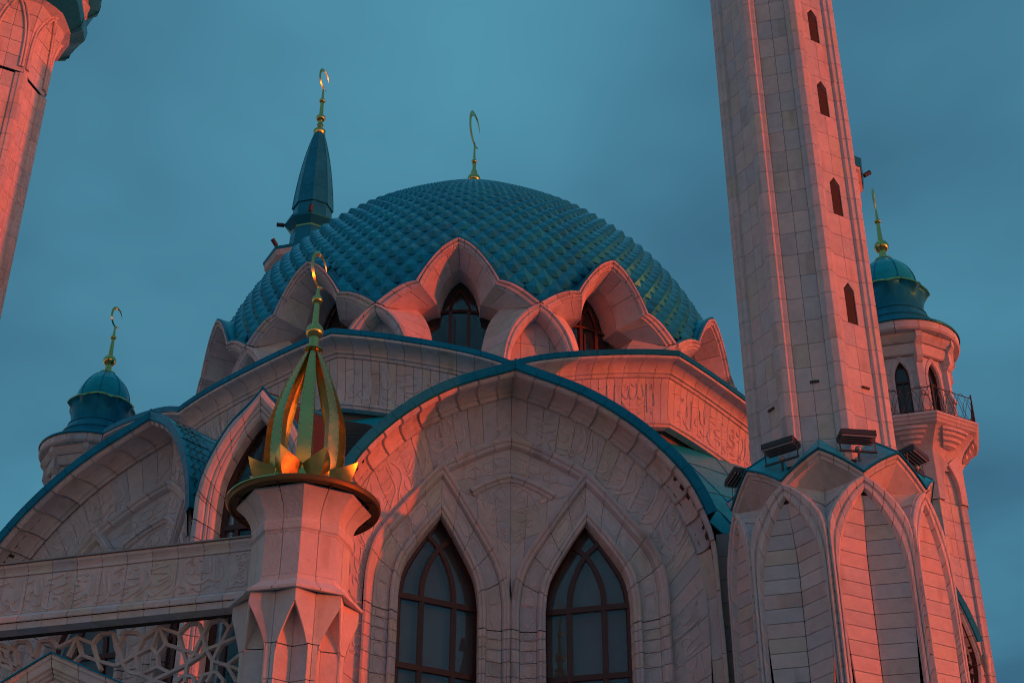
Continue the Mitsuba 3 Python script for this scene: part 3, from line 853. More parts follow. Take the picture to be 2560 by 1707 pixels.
    scene[wk + '__pane'] = mikit.ply((np.array([Wd(-1.6, 24), Wd(1.6, 24), Wd(1.6, 29), Wd(-1.6, 29)]), np.array([[0, 1, 2], [0, 2, 3]])), 'glass')
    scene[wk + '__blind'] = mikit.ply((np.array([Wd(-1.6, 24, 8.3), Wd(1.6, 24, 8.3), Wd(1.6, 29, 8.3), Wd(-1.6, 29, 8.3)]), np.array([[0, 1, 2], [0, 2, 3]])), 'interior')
    m = MB()
    for x in (-0.30, 0.30):
        m.bar(Wd(x, 24, 8.5), Wd(x, 27.72, 8.5), n, 0.11, 0.08)
    m.bar(Wd(-0.16, 24, 8.52), Wd(-0.16, 27.5, 8.52), n, 0.06, 0.06)
    q = np.array([(-1.35, 27.42), (-0.9, 27.62), (-0.4, 27.74), (0, 27.77), (0.4, 27.74), (0.9, 27.62), (1.35, 27.42)])
    m.tube([Wd(a, b, 8.5) for a, b in CubicSpline(np.arange(7), q, axis=0)(np.linspace(0, 6, 24))], 0.05, 6)
    for sg in (-1, 1):
        q = np.array([(sg * 0.34, 27.74), (sg * 0.27, 28.05), (sg * 0.14, 28.36), (0, 28.58)])
        m.tube([Wd(a, b, 8.5) for a, b in CubicSpline(np.arange(4), q, axis=0)(np.linspace(0, 3, 12))], 0.05, 6)
    scene[wk + '__frame'] = mikit.ply(m.mesh(), 'frame_brown')
    scene[wk + '__pane_edge'] = mikit.ply(MB().bar(Wd(0.0, 24, 8.49), Wd(0.0, 24.2, 8.49), n, 0.02, 0.02).mesh(), 'frame_brown')

# ------------------------------------------------------------------ dome: shell and faceted metal shingles
DC, DR, DH = 26.0, 10.02, 11.02
PH_T = math.radians(52)       # above this the dome runs on straight to its tip


def dome_point(ph):
    """(r, z) at the meridian angle ph from the springing; straight beyond PH_T."""
    if ph <= PH_T:
        return DR * math.cos(ph), DC + DH * math.sin(ph)
    r0, z0 = DR * math.cos(PH_T), DC + DH * math.sin(PH_T)
    dr_, dz = -DR * math.sin(PH_T), DH * math.cos(PH_T)
    k = (ph - PH_T)
    tip = r0 / -dr_
    k = min(k, tip)
    e = k / tip
    return r0 + dr_ * k, z0 + dz * k - 0.55 * e * e * 1.0


HZ = np.array([HOf(s) for s in np.linspace(0, 8, 60)])


def hood_z(az):
    x = abs(((az - 262.5 + 15) % 30) - 15) * math.pi / 180 * 10.15
    return float(np.interp(x, HZ[:, 0], HZ[:, 1]))


def shell_ph(az):
    return max(0.0, math.asin(min(0.9, (hood_z(az) - DC) / DH)))


GA = np.linspace(0, 360, 361)
add(H + 'dome_shell', MB().grid(np.array([[cyl(a, dome_point(p)[0] - 0.03, dome_point(p)[1] - 0.02) for p in np.linspace(shell_ph(a), 1.5, 24)] for a in GA])).mesh(), 'teal_dark', 30)

NT = 90
rows, ph = [], 0.075
while True:
    r, z = dome_point(ph)
    if r < 0.9 or ph > 1.5:
        break
    w = 2 * math.pi * r / NT
    rows.append((ph, w))
    r1, z1 = dome_point(ph + 0.01)
    ds = math.hypot(r1 - r, z1 - z) / 0.01
    ph += 0.63 * w / ds
tiles = []
for i, (ph, w) in enumerate(rows):
    for j in range(NT):
        az = (j + 0.5 * (i % 2)) * 360 / NT + 1.0
        r, z = dome_point(ph)
        if math.cos(math.radians(az - 265)) < -0.25 - 0.5 * (ph > 0.7):
            continue
        if z + 0.38 * w < hood_z(az) + 0.02:
            continue
        tiles.append((i, j, az, ph, w))


def tile_mesh(i, j, az, ph, w):
    rr = random.Random(i * 1000 + j)
    r, z = dome_point(ph)
    r1, z1 = dome_point(ph + 0.02)
    ds = math.hypot(r1 - r, z1 - z) / 0.02
    tilt = rr.uniform(-0.012, 0.02)

    def P(x, y, h):
        rq, zq = dome_point(ph + y * w / ds)
        a, b = dome_point(ph + y * w / ds + 0.01), dome_point(ph + y * w / ds - 0.01)
        tx = np.array([a[0] - b[0], a[1] - b[1]])
        tx /= np.linalg.norm(tx) + 1e-9
        nr, nz = tx[1], -tx[0]
        k = rq / max(r, 0.3)
        ang = az + math.degrees(x * w * min(1, k) / max(rq, 0.25))
        h = h + tilt * (0.5 - y)
        return cyl(ang, rq + nr * h, zq + nz * h)
    u = w
    v = [P(-0.24, 0.0, 0.06 * u + 0.02), P(0.24, 0.0, 0.06 * u + 0.02), P(0.505, 0.46, 0.035 * u + 0.012), P(0.0, 1.45, 0.0), P(-0.505, 0.46, 0.035 * u + 0.012), P(0.0, 0.30, 0.27 * u + 0.02),
         P(-0.24, 0.0, -0.015), P(0.24, 0.0, -0.015), P(0.505, 0.46, -0.015), P(-0.505, 0.46, -0.015)]
    f = [[0, 1, 5], [1, 2, 5], [2, 3, 5], [3, 4, 5], [4, 0, 5], [0, 6, 7], [0, 7, 1], [1, 7, 8], [1, 8, 2], [4, 9, 6], [4, 6, 0]]
    return np.array(v), np.array(f)


def seen(t):
    p = cyl(t[2], *dome_point(t[3]))
    v = EYE - p
    d = np.linalg.norm(v)
    r1 = dome_point(t[3] + 0.01)
    r0 = dome_point(t[3])
    n = rad(t[2]) * (r1[1] - r0[1]) + np.array([0, 0, -(r1[0] - r0[0])])
    n /= np.linalg.norm(n)
    return -(t[4] ** 2) * max(0.0, float(n @ v) / d) / d ** 2


tiles.sort(key=seen)
rest = [MB(), MB(), MB()]
for q, t in enumerate(tiles):
    v, f = tile_mesh(*t)
    kind = random.Random(t[0] * 77 + t[1]).choice((0, 0, 1, 2))
    if q < 300:
        add(H + 'dome_tile', (v, f), f'teal_tile_{kind}')
    else:
        rest[kind].add(v, f)
for k in range(3):
    add(H + 'dome_tiling', rest[k].mesh(), f'teal_tile_{k}', kind='stuff', label='faceted teal metal shingles further round and up the dome')


# ------------------------------------------------------------------ gilded finials with crescents
def ball(c, r, n=20, sq=1.0):
    return MB().lathe((c[0], c[1], 0), [(max(0.001, r * math.sin(a)), c[2] - r * sq * math.cos(a)) for a in np.linspace(0, math.pi, n)], 28).mesh()


def crescent(c, R, az, roll=-20, thick=0.10, gap=70):
    """A flat horned crescent standing on c, opening towards the azimuth az."""
    d = rad(az)
    up = np.array([0, 0, 1.0])
    n = np.cross(d, up)
    a0 = 180 + roll
    ang = np.linspace(a0 - (180 - gap / 2), a0 + (180 - gap / 2), 40)
    P = []
    s = np.linspace(-1, 1, 40)
    wd = R * 0.17 * (1 - s * s) ** 0.7 + 0.004
    for g, w in zip(ang, wd):
        e = d * cd(g) * 0.84 + up * sd(g)
        o = e * R
        P.append([o + e * w - n * thick * 0.0, o + n * thick * w / (R * 0.17) * 0.5, o - e * w, o - n * thick * w / (R * 0.17) * 0.5])
    P = np.array(P)
    low = P[..., 2].min()
    foot = P.reshape(-1, 3)[np.argmin(np.abs(np.array([math.hypot(*(x[:2])) for x in P.reshape(-1, 3)]) + (P.reshape(-1, 3)[:, 2] - low) * 0.4))]
    return MB().grid(P + (np.asarray(c) - foot), True).mesh()


def finial(parent, c, stack, cres, mat='gold'):
    """stack: list of ('rod', z0, z1, r0, r1), ('ball', z, r), ('ring', z, r, h)."""
    k = parent + '__finial'
    for it in stack:
        if it[0] == 'rod':
            add(k + '__rod', MB().lathe((c[0], c[1], 0), [(0.0, it[1]), (it[3], it[1]), (it[4], it[2]), (0.0, it[2])], 20).mesh(), mat, 30)
        elif it[0] == 'ball':
            add(k + '__ball', ball((c[0], c[1], it[1]), it[2], 20, it[3] if len(it) > 3 else 1.0), mat, True)
        else:
            z, r, h = it[1:]
            add(k + '__ring', MB().lathe((c[0], c[1], 0), [(0, z), (r * 0.8, z), (r, z + h * 0.35), (r, z + h * 0.65), (r * 0.7, z + h), (0, z + h)], 28).mesh(), mat, 30)
    if cres:
        z, R, az, roll, th = cres
        add(k + '__crescent', crescent((c[0], c[1], z), R, az, roll, th), mat, 40)


finial(HALL, (0, 0), [('rod', 36.4, 39.4, 0.7, 0.35), ('ball', 39.62, 0.27), ('rod', 39.82, 40.05, 0.14, 0.12), ('rod', 40.05, 40.45, 0.075, 0.07), ('ball', 40.55, 0.115), ('ring', 40.40, 0.085, 0.06), ('rod', 40.6, 41.55, 0.055, 0.03)],
       (41.35, 0.80, 66, -14, 0.10))

# ------------------------------------------------------------------ minarets
RB = 1.86


def star_plan(R, ap, rib=0.30, proud=0.075):
    """Plan of the shaft: octagon of apothem ap with a two-faced rib at every corner; (faces, ribs) as polylines."""
    faces, ribs = [], []
    hw = ap * t22
    for k in range(8):
        F = 22.5 + 45 * k
        n, t = rad(F), tanv(F)
        faces.append((n, t, hw - rib))
    return faces, ribs


def shaft(key, c, z0, z1, faces, course=0.67, ap=1.62, rib=0.27, single=False, windows=()):
    c = np.array([c[0], c[1], 0.0])
    hw = ap * t22
    # core
    pts = []
    for k in range(8):
        F = 22.5 + 45 * k
        n, t = rad(F), tanv(F)
        for x, d in ((-(hw - 0.02), ap + 0.045), (-(hw - 0.10), ap + 0.045), (-(hw - rib), ap - 0.03), (hw - rib, ap - 0.03), (hw - 0.10, ap + 0.045), (hw - 0.02, ap + 0.045)):
            pts.append(c + n * d + t * x)
    P = np.array([[p + np.array([0, 0, z]) for p in pts] for z in (z0, z1)])
    add(key + '__core', MB().grid(P, True).mesh(), 'stone_0' if single else 'mortar')
    if single:
        return
    nz = int(round((z1 - z0) / course))
    for i in range(nz):
        a, b = z0 + i * course, z0 + (i + 1) * course
        for F in faces:
            n, t = rad(F), tanv(F)
            for sgn in (-1, 1):
                x0, x1 = sorted((0.0, sgn * (hw - rib)))
                lo, hi = a + 0.006, b - 0.006
                hit = [w for w in windows if w[0] == F and w[1] < b and w[2] > a]
                if hit:
                    w = hit[0]
                    # stones cut back round the slit
                    xs = (x0 + 0.008, -0.17) if sgn < 0 else (0.17, x1 - 0.008)
                    P = np.array([[c + n * ap + t * x + np.array([0, 0, z]) for z in (lo, hi)] for x in xs])
                    add(key + '__stone_block', panel(P, 0.10, c + np.array([0, 0, a])), stone())
                    for za, zb in ((lo, min(w[1], hi)), (max(w[2] - 0.10, lo), hi)):
                        if zb - za > 0.03:
                            xs2 = (-0.17, 0.0) if sgn < 0 else (0.0, 0.17)
                            P = np.array([[c + n * ap + t * x + np.array([0, 0, z if (z > za or za <= w[1]) else z]) for z in (za, zb)] for x in xs2])
                            if za >= w[2] - 0.2:   # pointed head
                                P[:, 0, 2] += np.array([0.0, 0.22]) if sgn < 0 else np.array([0.22, 0.0])
                            add(key + '__stone_block', panel(P, 0.10, c + np.array([0, 0, a])), stone())
                    continue
                P = np.array([[c + n * ap + t * x + np.array([0, 0, z]) for z in (lo, hi)] for x in (x0 + 0.005, x1 - 0.005)])
                add(key + '__stone_block', panel(P, 0.05, c + np.array([0, 0, a])), stone())
        for F in sorted({(f + s) % 360 for f in faces for s in (-22.5, 22.5)}):
            na, ta, nb, tb = rad(F - 22.5), tanv(F - 22.5), rad(F + 22.5), tanv(F + 22.5)
            q = [na * (ap - 0.01) + ta * (hw - rib), na * (ap + 0.07) + ta * (hw - rib + 0.03), na * (ap + 0.085) + ta * (hw - 0.14), na * (ap + 0.13) + ta * (hw - 0.11), rad(F) * (ap / c22 + 0.135), nb * (ap + 0.13) - tb * (hw - 0.11), nb * (ap + 0.085) - tb * (hw - 0.14), nb * (ap + 0.07) - tb * (hw - rib + 0.03), nb * (ap - 0.01) - tb * (hw - rib)]
            P = np.array([[c + x + np.array([0, 0, z]) for z in (a + 0.006, b - 0.006)] for x in q])
            add(key + '__corner_rib', panel(P, 0.05, c + np.array([0, 0, a])), stone())
    for w in windows:
        n, t = rad(w[0]), tanv(w[0])
        o = c + n * (ap - 0.10)
        zt = w[2]
        m = MB()
        for sx in (-1, 1):
            out = [(sx * 0.17, w[1]), (sx * 0.17, zt - 0.24), (0, zt)]
            m.grid(np.array([[c + n * d + t * x + np.array([0, 0, z]) for d in (ap - 0.005, ap - 0.42)] for x, z in out]))
        m.grid(np.array([[c + n * d + t * x + np.array([0, 0, w[1]]) for d in (ap - 0.005, ap - 0.42)] for x in (-0.17, 0.17)]))
        add(key + '__window_reveal', m.mesh(), 'stone_4')
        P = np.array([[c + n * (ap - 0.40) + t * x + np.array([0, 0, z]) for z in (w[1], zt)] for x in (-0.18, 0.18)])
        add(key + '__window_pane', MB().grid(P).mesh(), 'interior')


def minaret_base(key, c, azs):
    """The scalloped foot: pointed niches between ribs, a hood over every rib, a folded metal roof."""
    c = np.array([c[0], c[1], 0.0])
    AO = Curve([(0, 16.70), (0.28, 16.52), (0.54, 16.27), (0.77, 15.95), (0.92, 15.62), (0.972, 15.25), (0.972, 14.2), (0.972, 9.0)], 1)
    AI = Curve([(0, 16.33), (0.19, 16.10), (0.41, 15.72), (0.60, 15.28), (0.73, 14.78), (0.785, 14.2), (0.79, 13.4), (0.79, 9.0)], 1)
    ts = np.linspace(0, 1, 400)
    ao, ai = np.array([AO(s) for s in ts]), np.array([AI(s) for s in ts])
    aix = lambda z: float(np.interp(-z, -ai[:, 1], ai[:, 0]))
    AOP, AIP = CubicSpline(np.arange(8), AO.c(AO.t), axis=0), CubicSpline(np.arange(8), AI.c(AI.t), axis=0)
    m_prof = [(0.0, 2.34), (0.0, 2.42), (0.10, 2.45), (0.36, 2.43), (0.42, 2.38), (0.50, 2.38), (0.56, 2.42), (0.84, 2.41), (0.92, 2.36), (1.0, 2.30)]
    for F in azs:
        n, t = rad(F), tanv(F)
        ref = c + n * 0.3 + np.array([0, 0, 14])
        W = lambda x, y, z: c + n * y + t * x + np.array([0, 0, z])
        yc = lambda z: 2.0 + 0.30 * np.clip((z - 14.6) / 1.75, 0, 1) ** 1.5
        for sg in (-1, 1):
            def arch(s, k):
                q, y = m_prof[k]
                p = AOP(s) * (1 - q) + AIP(s) * q
                return W(sg * p[0], y, p[1])
            sp = [0, 0.8, 1.7, 2.6, 3.5, 4.3, 5.0, 5.6, 6.0] + [6 + k * 0.068 for k in range(1, 15)]
            strip(key + '__rib_stone', arch, sp, len(m_prof), 4, 0.016, 0.05, None, 32, ref)
            zs = [9.0 + 0.345 * k for k in range(22)]
            for z0, z1 in zip(zs[:-1], zs[1:]):
                if z0 > 16.2:
                    continue
                P = np.array([[W(sg * aix(min(z, 16.32)) * q, 2.30 * q + yc(z) * (1 - q), min(z, 16.32)) for z in np.linspace(z0 + 0.007, z1 - 0.007, 3)] for q in (0.012, 0.34, 0.67, 1.0)])
                add(key + '__niche_stone', panel(P, 0.04, ref), stone(), 30)
            add(key + '__niche_core', MB().grid(np.array([[W(sg * aix(z) * q, 2.28 * q + (yc(z) - 0.03) * (1 - q), z) for z in np.linspace(9, 16.3, 30)] for q in (0, 1.0)])).mesh(), 'mortar')
            # squinch from the arch back to a hollow over the rib
            rib = F + sg * 22.5
            rn = rad(rib)

            def hollow(s, v):
                p = AO(s)
                a = W(sg * p[0], 2.36, p[1])
                e = np.clip((p[1] - 15.35) / 1.35, 0, 1)
                b = c + rn * (2.50 - 0.62 * e) + np.array([0, 0, 15.35 + 1.2 * e])
                return a * (1 - v) + b * v
            s_end = float(np.interp(15.35, -ao[::-1, 1] * -1, ts[::-1]))
            cells(key + '__squinch_stone', hollow, [0.0, s_end * 0.5, s_end], [0, 1], 6, 5, 0.012, 0.03, None, 30, c + n * 5 + np.array([0, 0, 13]), None, False)
            # hood edge from the niche's apex (face) up to the peak over the rib
            A, B = W(0, 2.40, 16.72), c + rn * 2.42 + np.array([0, 0, 17.34])

            def hood(s, k):
                p = A * (1 - s) + B * s
                r = np.array([p[0] - c[0], p[1] - c[1], 0])
                r /= np.linalg.norm(r)
                bulge = 0.05 * math.sin(math.pi * s)
                dr_, dz = ((0.02, 0.03), (0.07, 0.0), (0.05, -0.07), (0.0, -0.09), (-0.02, -0.17), (-0.06, -0.20), (-0.42, -0.20))[k]
                return p + r * dr_ + np.array([0, 0, dz + bulge])
            strip(key + '__hood_stone', hood, np.linspace(0, 1, 4), 7, 4, 0.014, 0.05, None, 30, ref)
            # soffit
            BK = c + rn * 1.88 + np.array([0, 0, 16.56])
            add(key + '__hood_soffit', MB().grid(np.array([[(A * (1 - s) + B * s + np.array([0, 0, -0.19 + 0.05 * math.sin(math.pi * s)])) * (1 - q) + (W(0, 2.30, 16.5) * (1 - s) + BK * s) * q for q in (0, 1)] for s in np.linspace(0, 1, 6)])).mesh(), 'stone_4')
            # roof
            r0, r1 = c + n * 1.55 + np.array([0, 0, 17.62]), c + rn * 1.70 + np.array([0, 0, 18.02])

            def roof(s, v):
                p = A * (1 - s) + B * s
                rr = np.array([p[0] - c[0], p[1] - c[1], 0])
                rr /= np.linalg.norm(rr)
                p = p + rr * 0.09 + np.array([0, 0, 0.04 + 0.05 * math.sin(math.pi * s)])
                return p * (1 - v) + (r0 * (1 - s) + r1 * s) * v
            cells(key + '__roof_panel', roof, [0, 0.5, 1.0], [0, 1], 4, 3, 0.010, 0.02, lambda: 'teal_roof', 30, ref)
            m = MB().tube([roof(1.0, v) + np.array([0, 0, 0.012]) for v in np.linspace(0, 1, 5)], 0.022, 5)
            m.tube([roof(s, 0.0) for s in np.linspace(0, 1, 8)], 0.028, 5)
            add(key + '__roof_edge', m.mesh(), 'teal_dark', 30)
            add(key + '__roof_core', MB().grid(np.array([[roof(s, v) - np.array([0, 0, 0.03]) for v in (0, 1)] for s in np.linspace(0, 1, 6)])).mesh(), 'teal_dark')


def capital(key, c, fine=True):
    """The flared top: interlaced ribs under two rings of lobed hoods, gallery, second drum, spire."""
    c3 = np.array([c[0], c[1], 0.0])
    azs = [22.5 + 45 * k for k in range(8)]
    for F in azs:
        n, t = rad(F), tanv(F)
        W = lambda x, y, z: c3 + n * y + t * x + np.array([0, 0, z])
        ref = c3 + np.array([0, 0, 39])
        hw = 0.64
        flare = lambda z: 1.64 + 0.22 * np.clip((z - 37.5) / 1.6, 0, 1) ** 2 + 1.0 * np.clip((z - 39.1) / 2.0, 0, 2) ** 1.3
        wide = lambda z: flare(z) * t22
        # blind pointed arch on the face and the crossing ribs above it
        for sg in (-1, 1):
            q = CubicSpline(np.arange(5), [(0.50, 36.4), (0.49, 37.4), (0.42, 38.1), (0.25, 38.7), (0.0, 39.2)], axis=0)
            m = MB()
            for off in (0.0, 0.10):
                m.tube([W(sg * (p[0] + off * (0.4 if p[1] > 39 else 1)), flare(p[1]) + 0.05, p[1] + (off if p[1] > 38 else 0)) for p in q(np.linspace(0, 4, 16))], 0.045, 6)
            q2 = CubicSpline(np.arange(4), [(0.0, 39.2), (0.22, 39.7), (0.42, 40.1), (0.62, 40.45)], axis=0)
            m.tube([W(sg * p[0], flare(p[1]) + 0.05, p[1]) for p in q2(np.linspace(0, 3, 10))], 0.07, 6)
            add(key + '__crossing_rib', m.mesh(), 'stone_3', 35)
        zs = np.linspace(36.2, 40.6, 8)
        for a, b in zip(zs[:-1], zs[1:]):
            for x0, x1 in ((-1, 0), (0, 1)):
                P = np.array([[W(x * wide(z) * 0.985, flare(z), z) for z in np.linspace(a + 0.01, b - 0.01, 3)] for x in (x0 + 0.008, x1 - 0.008)])
                add(key + '__capital_stone', panel(P, 0.04, ref), stone(), 30)
        # lobes: a lower one over each face, an upper one further out
        for zl, r0, r1, hh, mat in ((39.3, 1.9, 2.72, 0.75, 'stone_1'), (40.9, 2.3, 3.12, 0.95, 'stone_1')):
            az0 = F if zl < 40 else F + 22.5
            n2, t2 = rad(az0), tanv(az0)
            m, mt = MB(), MB()
            a = np.linspace(-1, 1, 9)
            rim = [c3 + n2 * (r1 - 0.38 * abs(x)) + t2 * (x * r1 * 0.40) + np.array([0, 0, zl + hh * 0.75 - 0.30 * x * x]) for x in a]
            inn = [c3 + n2 * (r0 - 0.1) + t2 * (x * r0 * 0.40) + np.array([0, 0, zl - 0.15]) for x in a]
            mid = [0.45 * p + 0.55 * q + np.array([0, 0, -0.05]) for p, q in zip(rim, inn)]
            m.grid(np.array([inn, mid]))
            mt.grid(np.array([mid, rim, [p + n2 * 0.03 + np.array([0, 0, 0.16]) for p in rim], [p + n2 * 0.05 + np.array([0, 0, 0.42]) for p in rim], [c3 + n2 * (r0 - 0.2) + t2 * (x * r0 * 0.4) + np.array([0, 0, zl + hh + 0.5]) for x in a]]))
            add(key + '__lobe', m.mesh(), mat, 35)
            add(key + '__lobe_roof', mt.mesh(), 'teal_dark', 35)
    add(key + '__gallery', MB().lathe(c3, [(1.5, 40.5), (2.2, 41.2), (2.9, 41.9), (2.95, 42.2), (2.9, 42.3), (1.5, 42.35), (1.45, 44.9), (1.8, 45.4), (2.3, 45.9), (2.34, 46.3)], 8).mesh(), 'stone_0')
    add(key + '__gallery_roof', MB().lathe(c3, [(2.36, 46.25), (2.40, 46.42), (1.5, 47.2), (1.2, 47.5)], 8).mesh(), 'teal_dark')


def minaret_top(key, c, tip=True):
    """Second drum, its cap ring, the eight-sided spire, the finial; three lamps on the ledges."""
    c3 = np.array([c[0], c[1], 0.0])

    def octo(prof, rot=0.0):
        P = np.array([[c3 + np.array([r * cd(45 * k + rot), r * sd(45 * k + rot), z]) for k in range(8)] for r, z in prof])
        return MB().grid(P, True).mesh()
    for k in range(8):
        a0, a1 = 45 * k, 45 * (k + 1)
        for z0, z1, r0, r1 in ((47.1, 48.55, 1.16, 1.06),):
            P = np.array([[c3 + (np.array([cd(a), sd(a), 0]) * r) + np.array([0, 0, z]) for r, z in ((r0, z0 + 0.01), (r1, z1 - 0.01))] for a in (a0 + 0.4, a1 - 0.4)])
            add(key + '__drum_panel', panel(P, 0.03, c3 + np.array([0, 0, 48])), 'teal_dark')
    add(key + '__drum_core', octo([(1.13, 47.0), (1.03, 48.7)]), 'teal_dark')
    add(key + '__ledge', octo([(1.03, 48.55), (1.44, 48.93), (1.47, 49.03), (1.1, 49.2), (1.05, 50.2)]), 'teal_dark')
    add(key + '__ledge_trim', octo([(1.05, 48.46), (1.08, 48.47), (1.09, 48.55), (1.06, 48.58)]), 'gold')
    R = PchipInterpolator([50.1, 51.2, 52.5, 53.8, 55.5], [1.12, 1.03, 0.88, 0.67, 0.27])
    zs = [50.1, 51.2, 52.2, 53.1, 54.0, 54.8, 55.5]
    for k in range(8):
        for z0, z1 in zip(zs[:-1], zs[1:]):
            P = np.array([[c3 + np.array([cd(a), sd(a), 0]) * float(R(z)) + np.array([0, 0, z]) for z in np.linspace(z0 + 0.006, z1 - 0.006, 4)] for a in (45 * k + 0.5, 45 * k + 44.5)])
            add(key + '__spire_panel', panel(P, 0.02, c3 + np.array([0, 0, 52])), 'teal_dark', 20)
    m = MB()
    for k in range(8):
        m.tube([c3 + np.array([cd(45 * k), sd(45 * k), 0]) * (float(R(z)) + 0.005) + np.array([0, 0, z]) for z in np.linspace(50.1, 55.5, 10)], 0.025, 5)
    add(key + '__spire_seam', m.mesh(), 'teal_dark', 30)
    add(key + '__spire_core', octo([(float(R(z)) - 0.03, z) for z in np.linspace(50.1, 55.5, 8)]), 'teal_dark')
    finial(key, c, [('ring', 55.42, 0.34, 0.42), ('rod', 55.8, 56.1, 0.12, 0.17), ('ring', 56.05, 0.19, 0.12), ('rod', 56.1, 56.45, 0.15, 0.12), ('ball', 56.62, 0.27, 0.9), ('rod', 56.8, 57.9, 0.12, 0.09), ('ball', 57.9, 0.18, 0.9), ('rod', 58.0, 58.95, 0.08, 0.035)], (58.75, 0.66, 63, -14, 0.12))


M_R = 19.194
# the near minaret on the right
MR = pol_c = cyl(292.5, M_R, 0)[:2]
KR = thing('minaret', 'tall eight-sided stone minaret right of the dome, standing on a scalloped foot with lamps', 'minaret')
WIN = [(292.5, 16.68 + 0.67 * i, 16.68 + 0.67 * i + 1.12) for i in (7, 12, 17, 21, 25)]
shaft(KR, MR, 16.68, 38.12, (202.5, 247.5, 292.5, 337.5), windows=WIN)
minaret_base(KR, MR, (180, 225, 270, 315, 0))
add(KR + '__far_core', MB().lathe((MR[0], MR[1], 0), [(2.0, 9.0), (2.0, 17.3)], 8).mesh(), 'mortar')
for az_, z_, x_ in ((202.5, 19.2, 0.1), (247.5, 19.6, 0.05), (292.5, 19.55, 0.1)):
    n_, t_ = rad(az_), tanv(az_)
    q = np.array([MR[0], MR[1], z_]) + n_ * 1.60 + t_ * x_
    add(KR + '__wall_bracket', box_mesh(q, n_ * 0.07, t_ * 0.11, np.array([0, 0, 0.025])), 'dark_metal')

# left one: its flared top fills the corner of the picture
ML = cyl(202.5, M_R, 0)[:2]
KL = thing('minaret', 'stone minaret at the left edge whose flared capital has crossing ribs and lobed hoods', 'minaret')
shaft(KL, ML, 22.7, 36.1, (247.5, 292.5, 337.5))
capital(KL, ML)
add(KL + '__foot', MB().lathe((ML[0], ML[1], 0), [(2.4, 0), (2.4, 17.3), (1.75, 18), (1.7, 22.7)], 8).mesh(), 'stone_0')
minaret_top(KL, ML)

# the one behind the dome on the left
MF = cyl(112.5, M_R, 0)[:2]
KF = thing('minaret', 'minaret far behind the dome with a teal eight-sided spire and crescent', 'minaret')
shaft(KF, MF, 10, 41, (), single=True)
add(KF + '__gallery', MB().lathe((MF[0], MF[1], 0), [(1.6, 40.5), (2.2, 41.2), (1.5, 42.3), (1.5, 44.6), (1.75, 45.2), (2.0, 45.76)], 8).mesh(), 'stone_0')
for k in range(8):
    P = np.array([[np.array([MF[0], MF[1], 0]) + np.array([cd(a), sd(a), 0]) * r + np.array([0, 0, z]) for r, z in ((2.0, 45.75), (2.26, 45.95), (2.30, 46.05), (2.27, 46.1), (2.32, 46.18), (2.33, 46.28))] for a in (45 * k + 0.3, 45 * k + 44.7)])
    add(KF + '__cornice_stone', panel(P, 0.05, (MF[0], MF[1], 46)), stone())
add(KF + '__gallery_roof', MB().lathe((MF[0], MF[1], 0), [(2.35, 46.27), (2.40, 46.44), (1.4, 47.0), (1.1, 47.2)], 8).mesh(), 'teal_dark')
minaret_top(KF, MF)
# the fourth, almost hidden by the near one
MB4 = cyl(22.5, M_R, 0)[:2]
KB = thing('minaret', 'fourth minaret of which only a roof ledge peeps out right of the near minaret', 'minaret')
shaft(KB, MB4, 10, 41, (), single=True)
add(KB + '__gallery', MB().lathe((MB4[0], MB4[1], 0), [(1.6, 40.5), (1.7, 42.3), (1.6, 44.3), (1.9, 44.9), (2.15, 45.35), (2.15, 46.2), (2.32, 46.3), (2.32, 46.5)], 8).mesh(), 'stone_3')
add(KB + '__gallery_roof', MB().lathe((MB4[0], MB4[1], 0), [(2.36, 46.45), (2.44, 46.95), (1.5, 47.2), (1.1, 47.3)], 8).mesh(), 'teal_dark')
minaret_top(KB, MB4)


# ------------------------------------------------------------------ floodlights
def floodlight(pos, aim, label, size=1.0, group=None, fine=True):
    k = thing('floodlight', label, 'floodlight', group)
    pos, aim = np.asarray(pos, float), np.asarray(aim, float)
    f = aim - pos
    f /= np.linalg.norm(f)
    s = np.cross(f, [0, 0, 1.0])
    s /= np.linalg.norm(s)
    u = np.cross(s, f)
    w, h, d = 0.42 * size, 0.20 * size, 0.07 * size
    add(k + '__housing', MB().box(pos, s * w, u * h, f * d).mesh(), 'dark_metal')
    add(k + '__glass', MB().box(pos + f * (d + 0.004), s * w * 0.94, u * h * 0.9, f * 0.004).mesh(), 'lamp_glass')
    if fine:
        for i in range(5):
            add(k + '__cooling_rib', MB().box(pos - f * (d + 0.022) + u * h * (-0.8 + 0.4 * i), s * w * 0.98, u * 0.012, f * 0.024).mesh(), 'grey_metal')
    b = MB()
    foot = pos - np.array([0, 0, 0.34 * size]) - f * 0.05
    for sg in (-1, 1):
        b.bar(pos + s * sg * (w + 0.02), foot + s * sg * (w + 0.02) * 0.95, f, 0.035, 0.012)
    b.bar(foot - s * (w + 0.03), foot + s * (w + 0.03), u, 0.05, 0.03)
    b.bar(foot, foot - np.array([0, 0, 0.25 * size]), f, 0.04, 0.04)
    add(k + '__bracket', b.mesh(), 'dark_metal')
    if fine:
        add(k + '__gear_box', ball(tuple(foot + np.array([0, 0, 0.09]) - f * 0.03), 0.075), 'grey_metal', True)
    return k


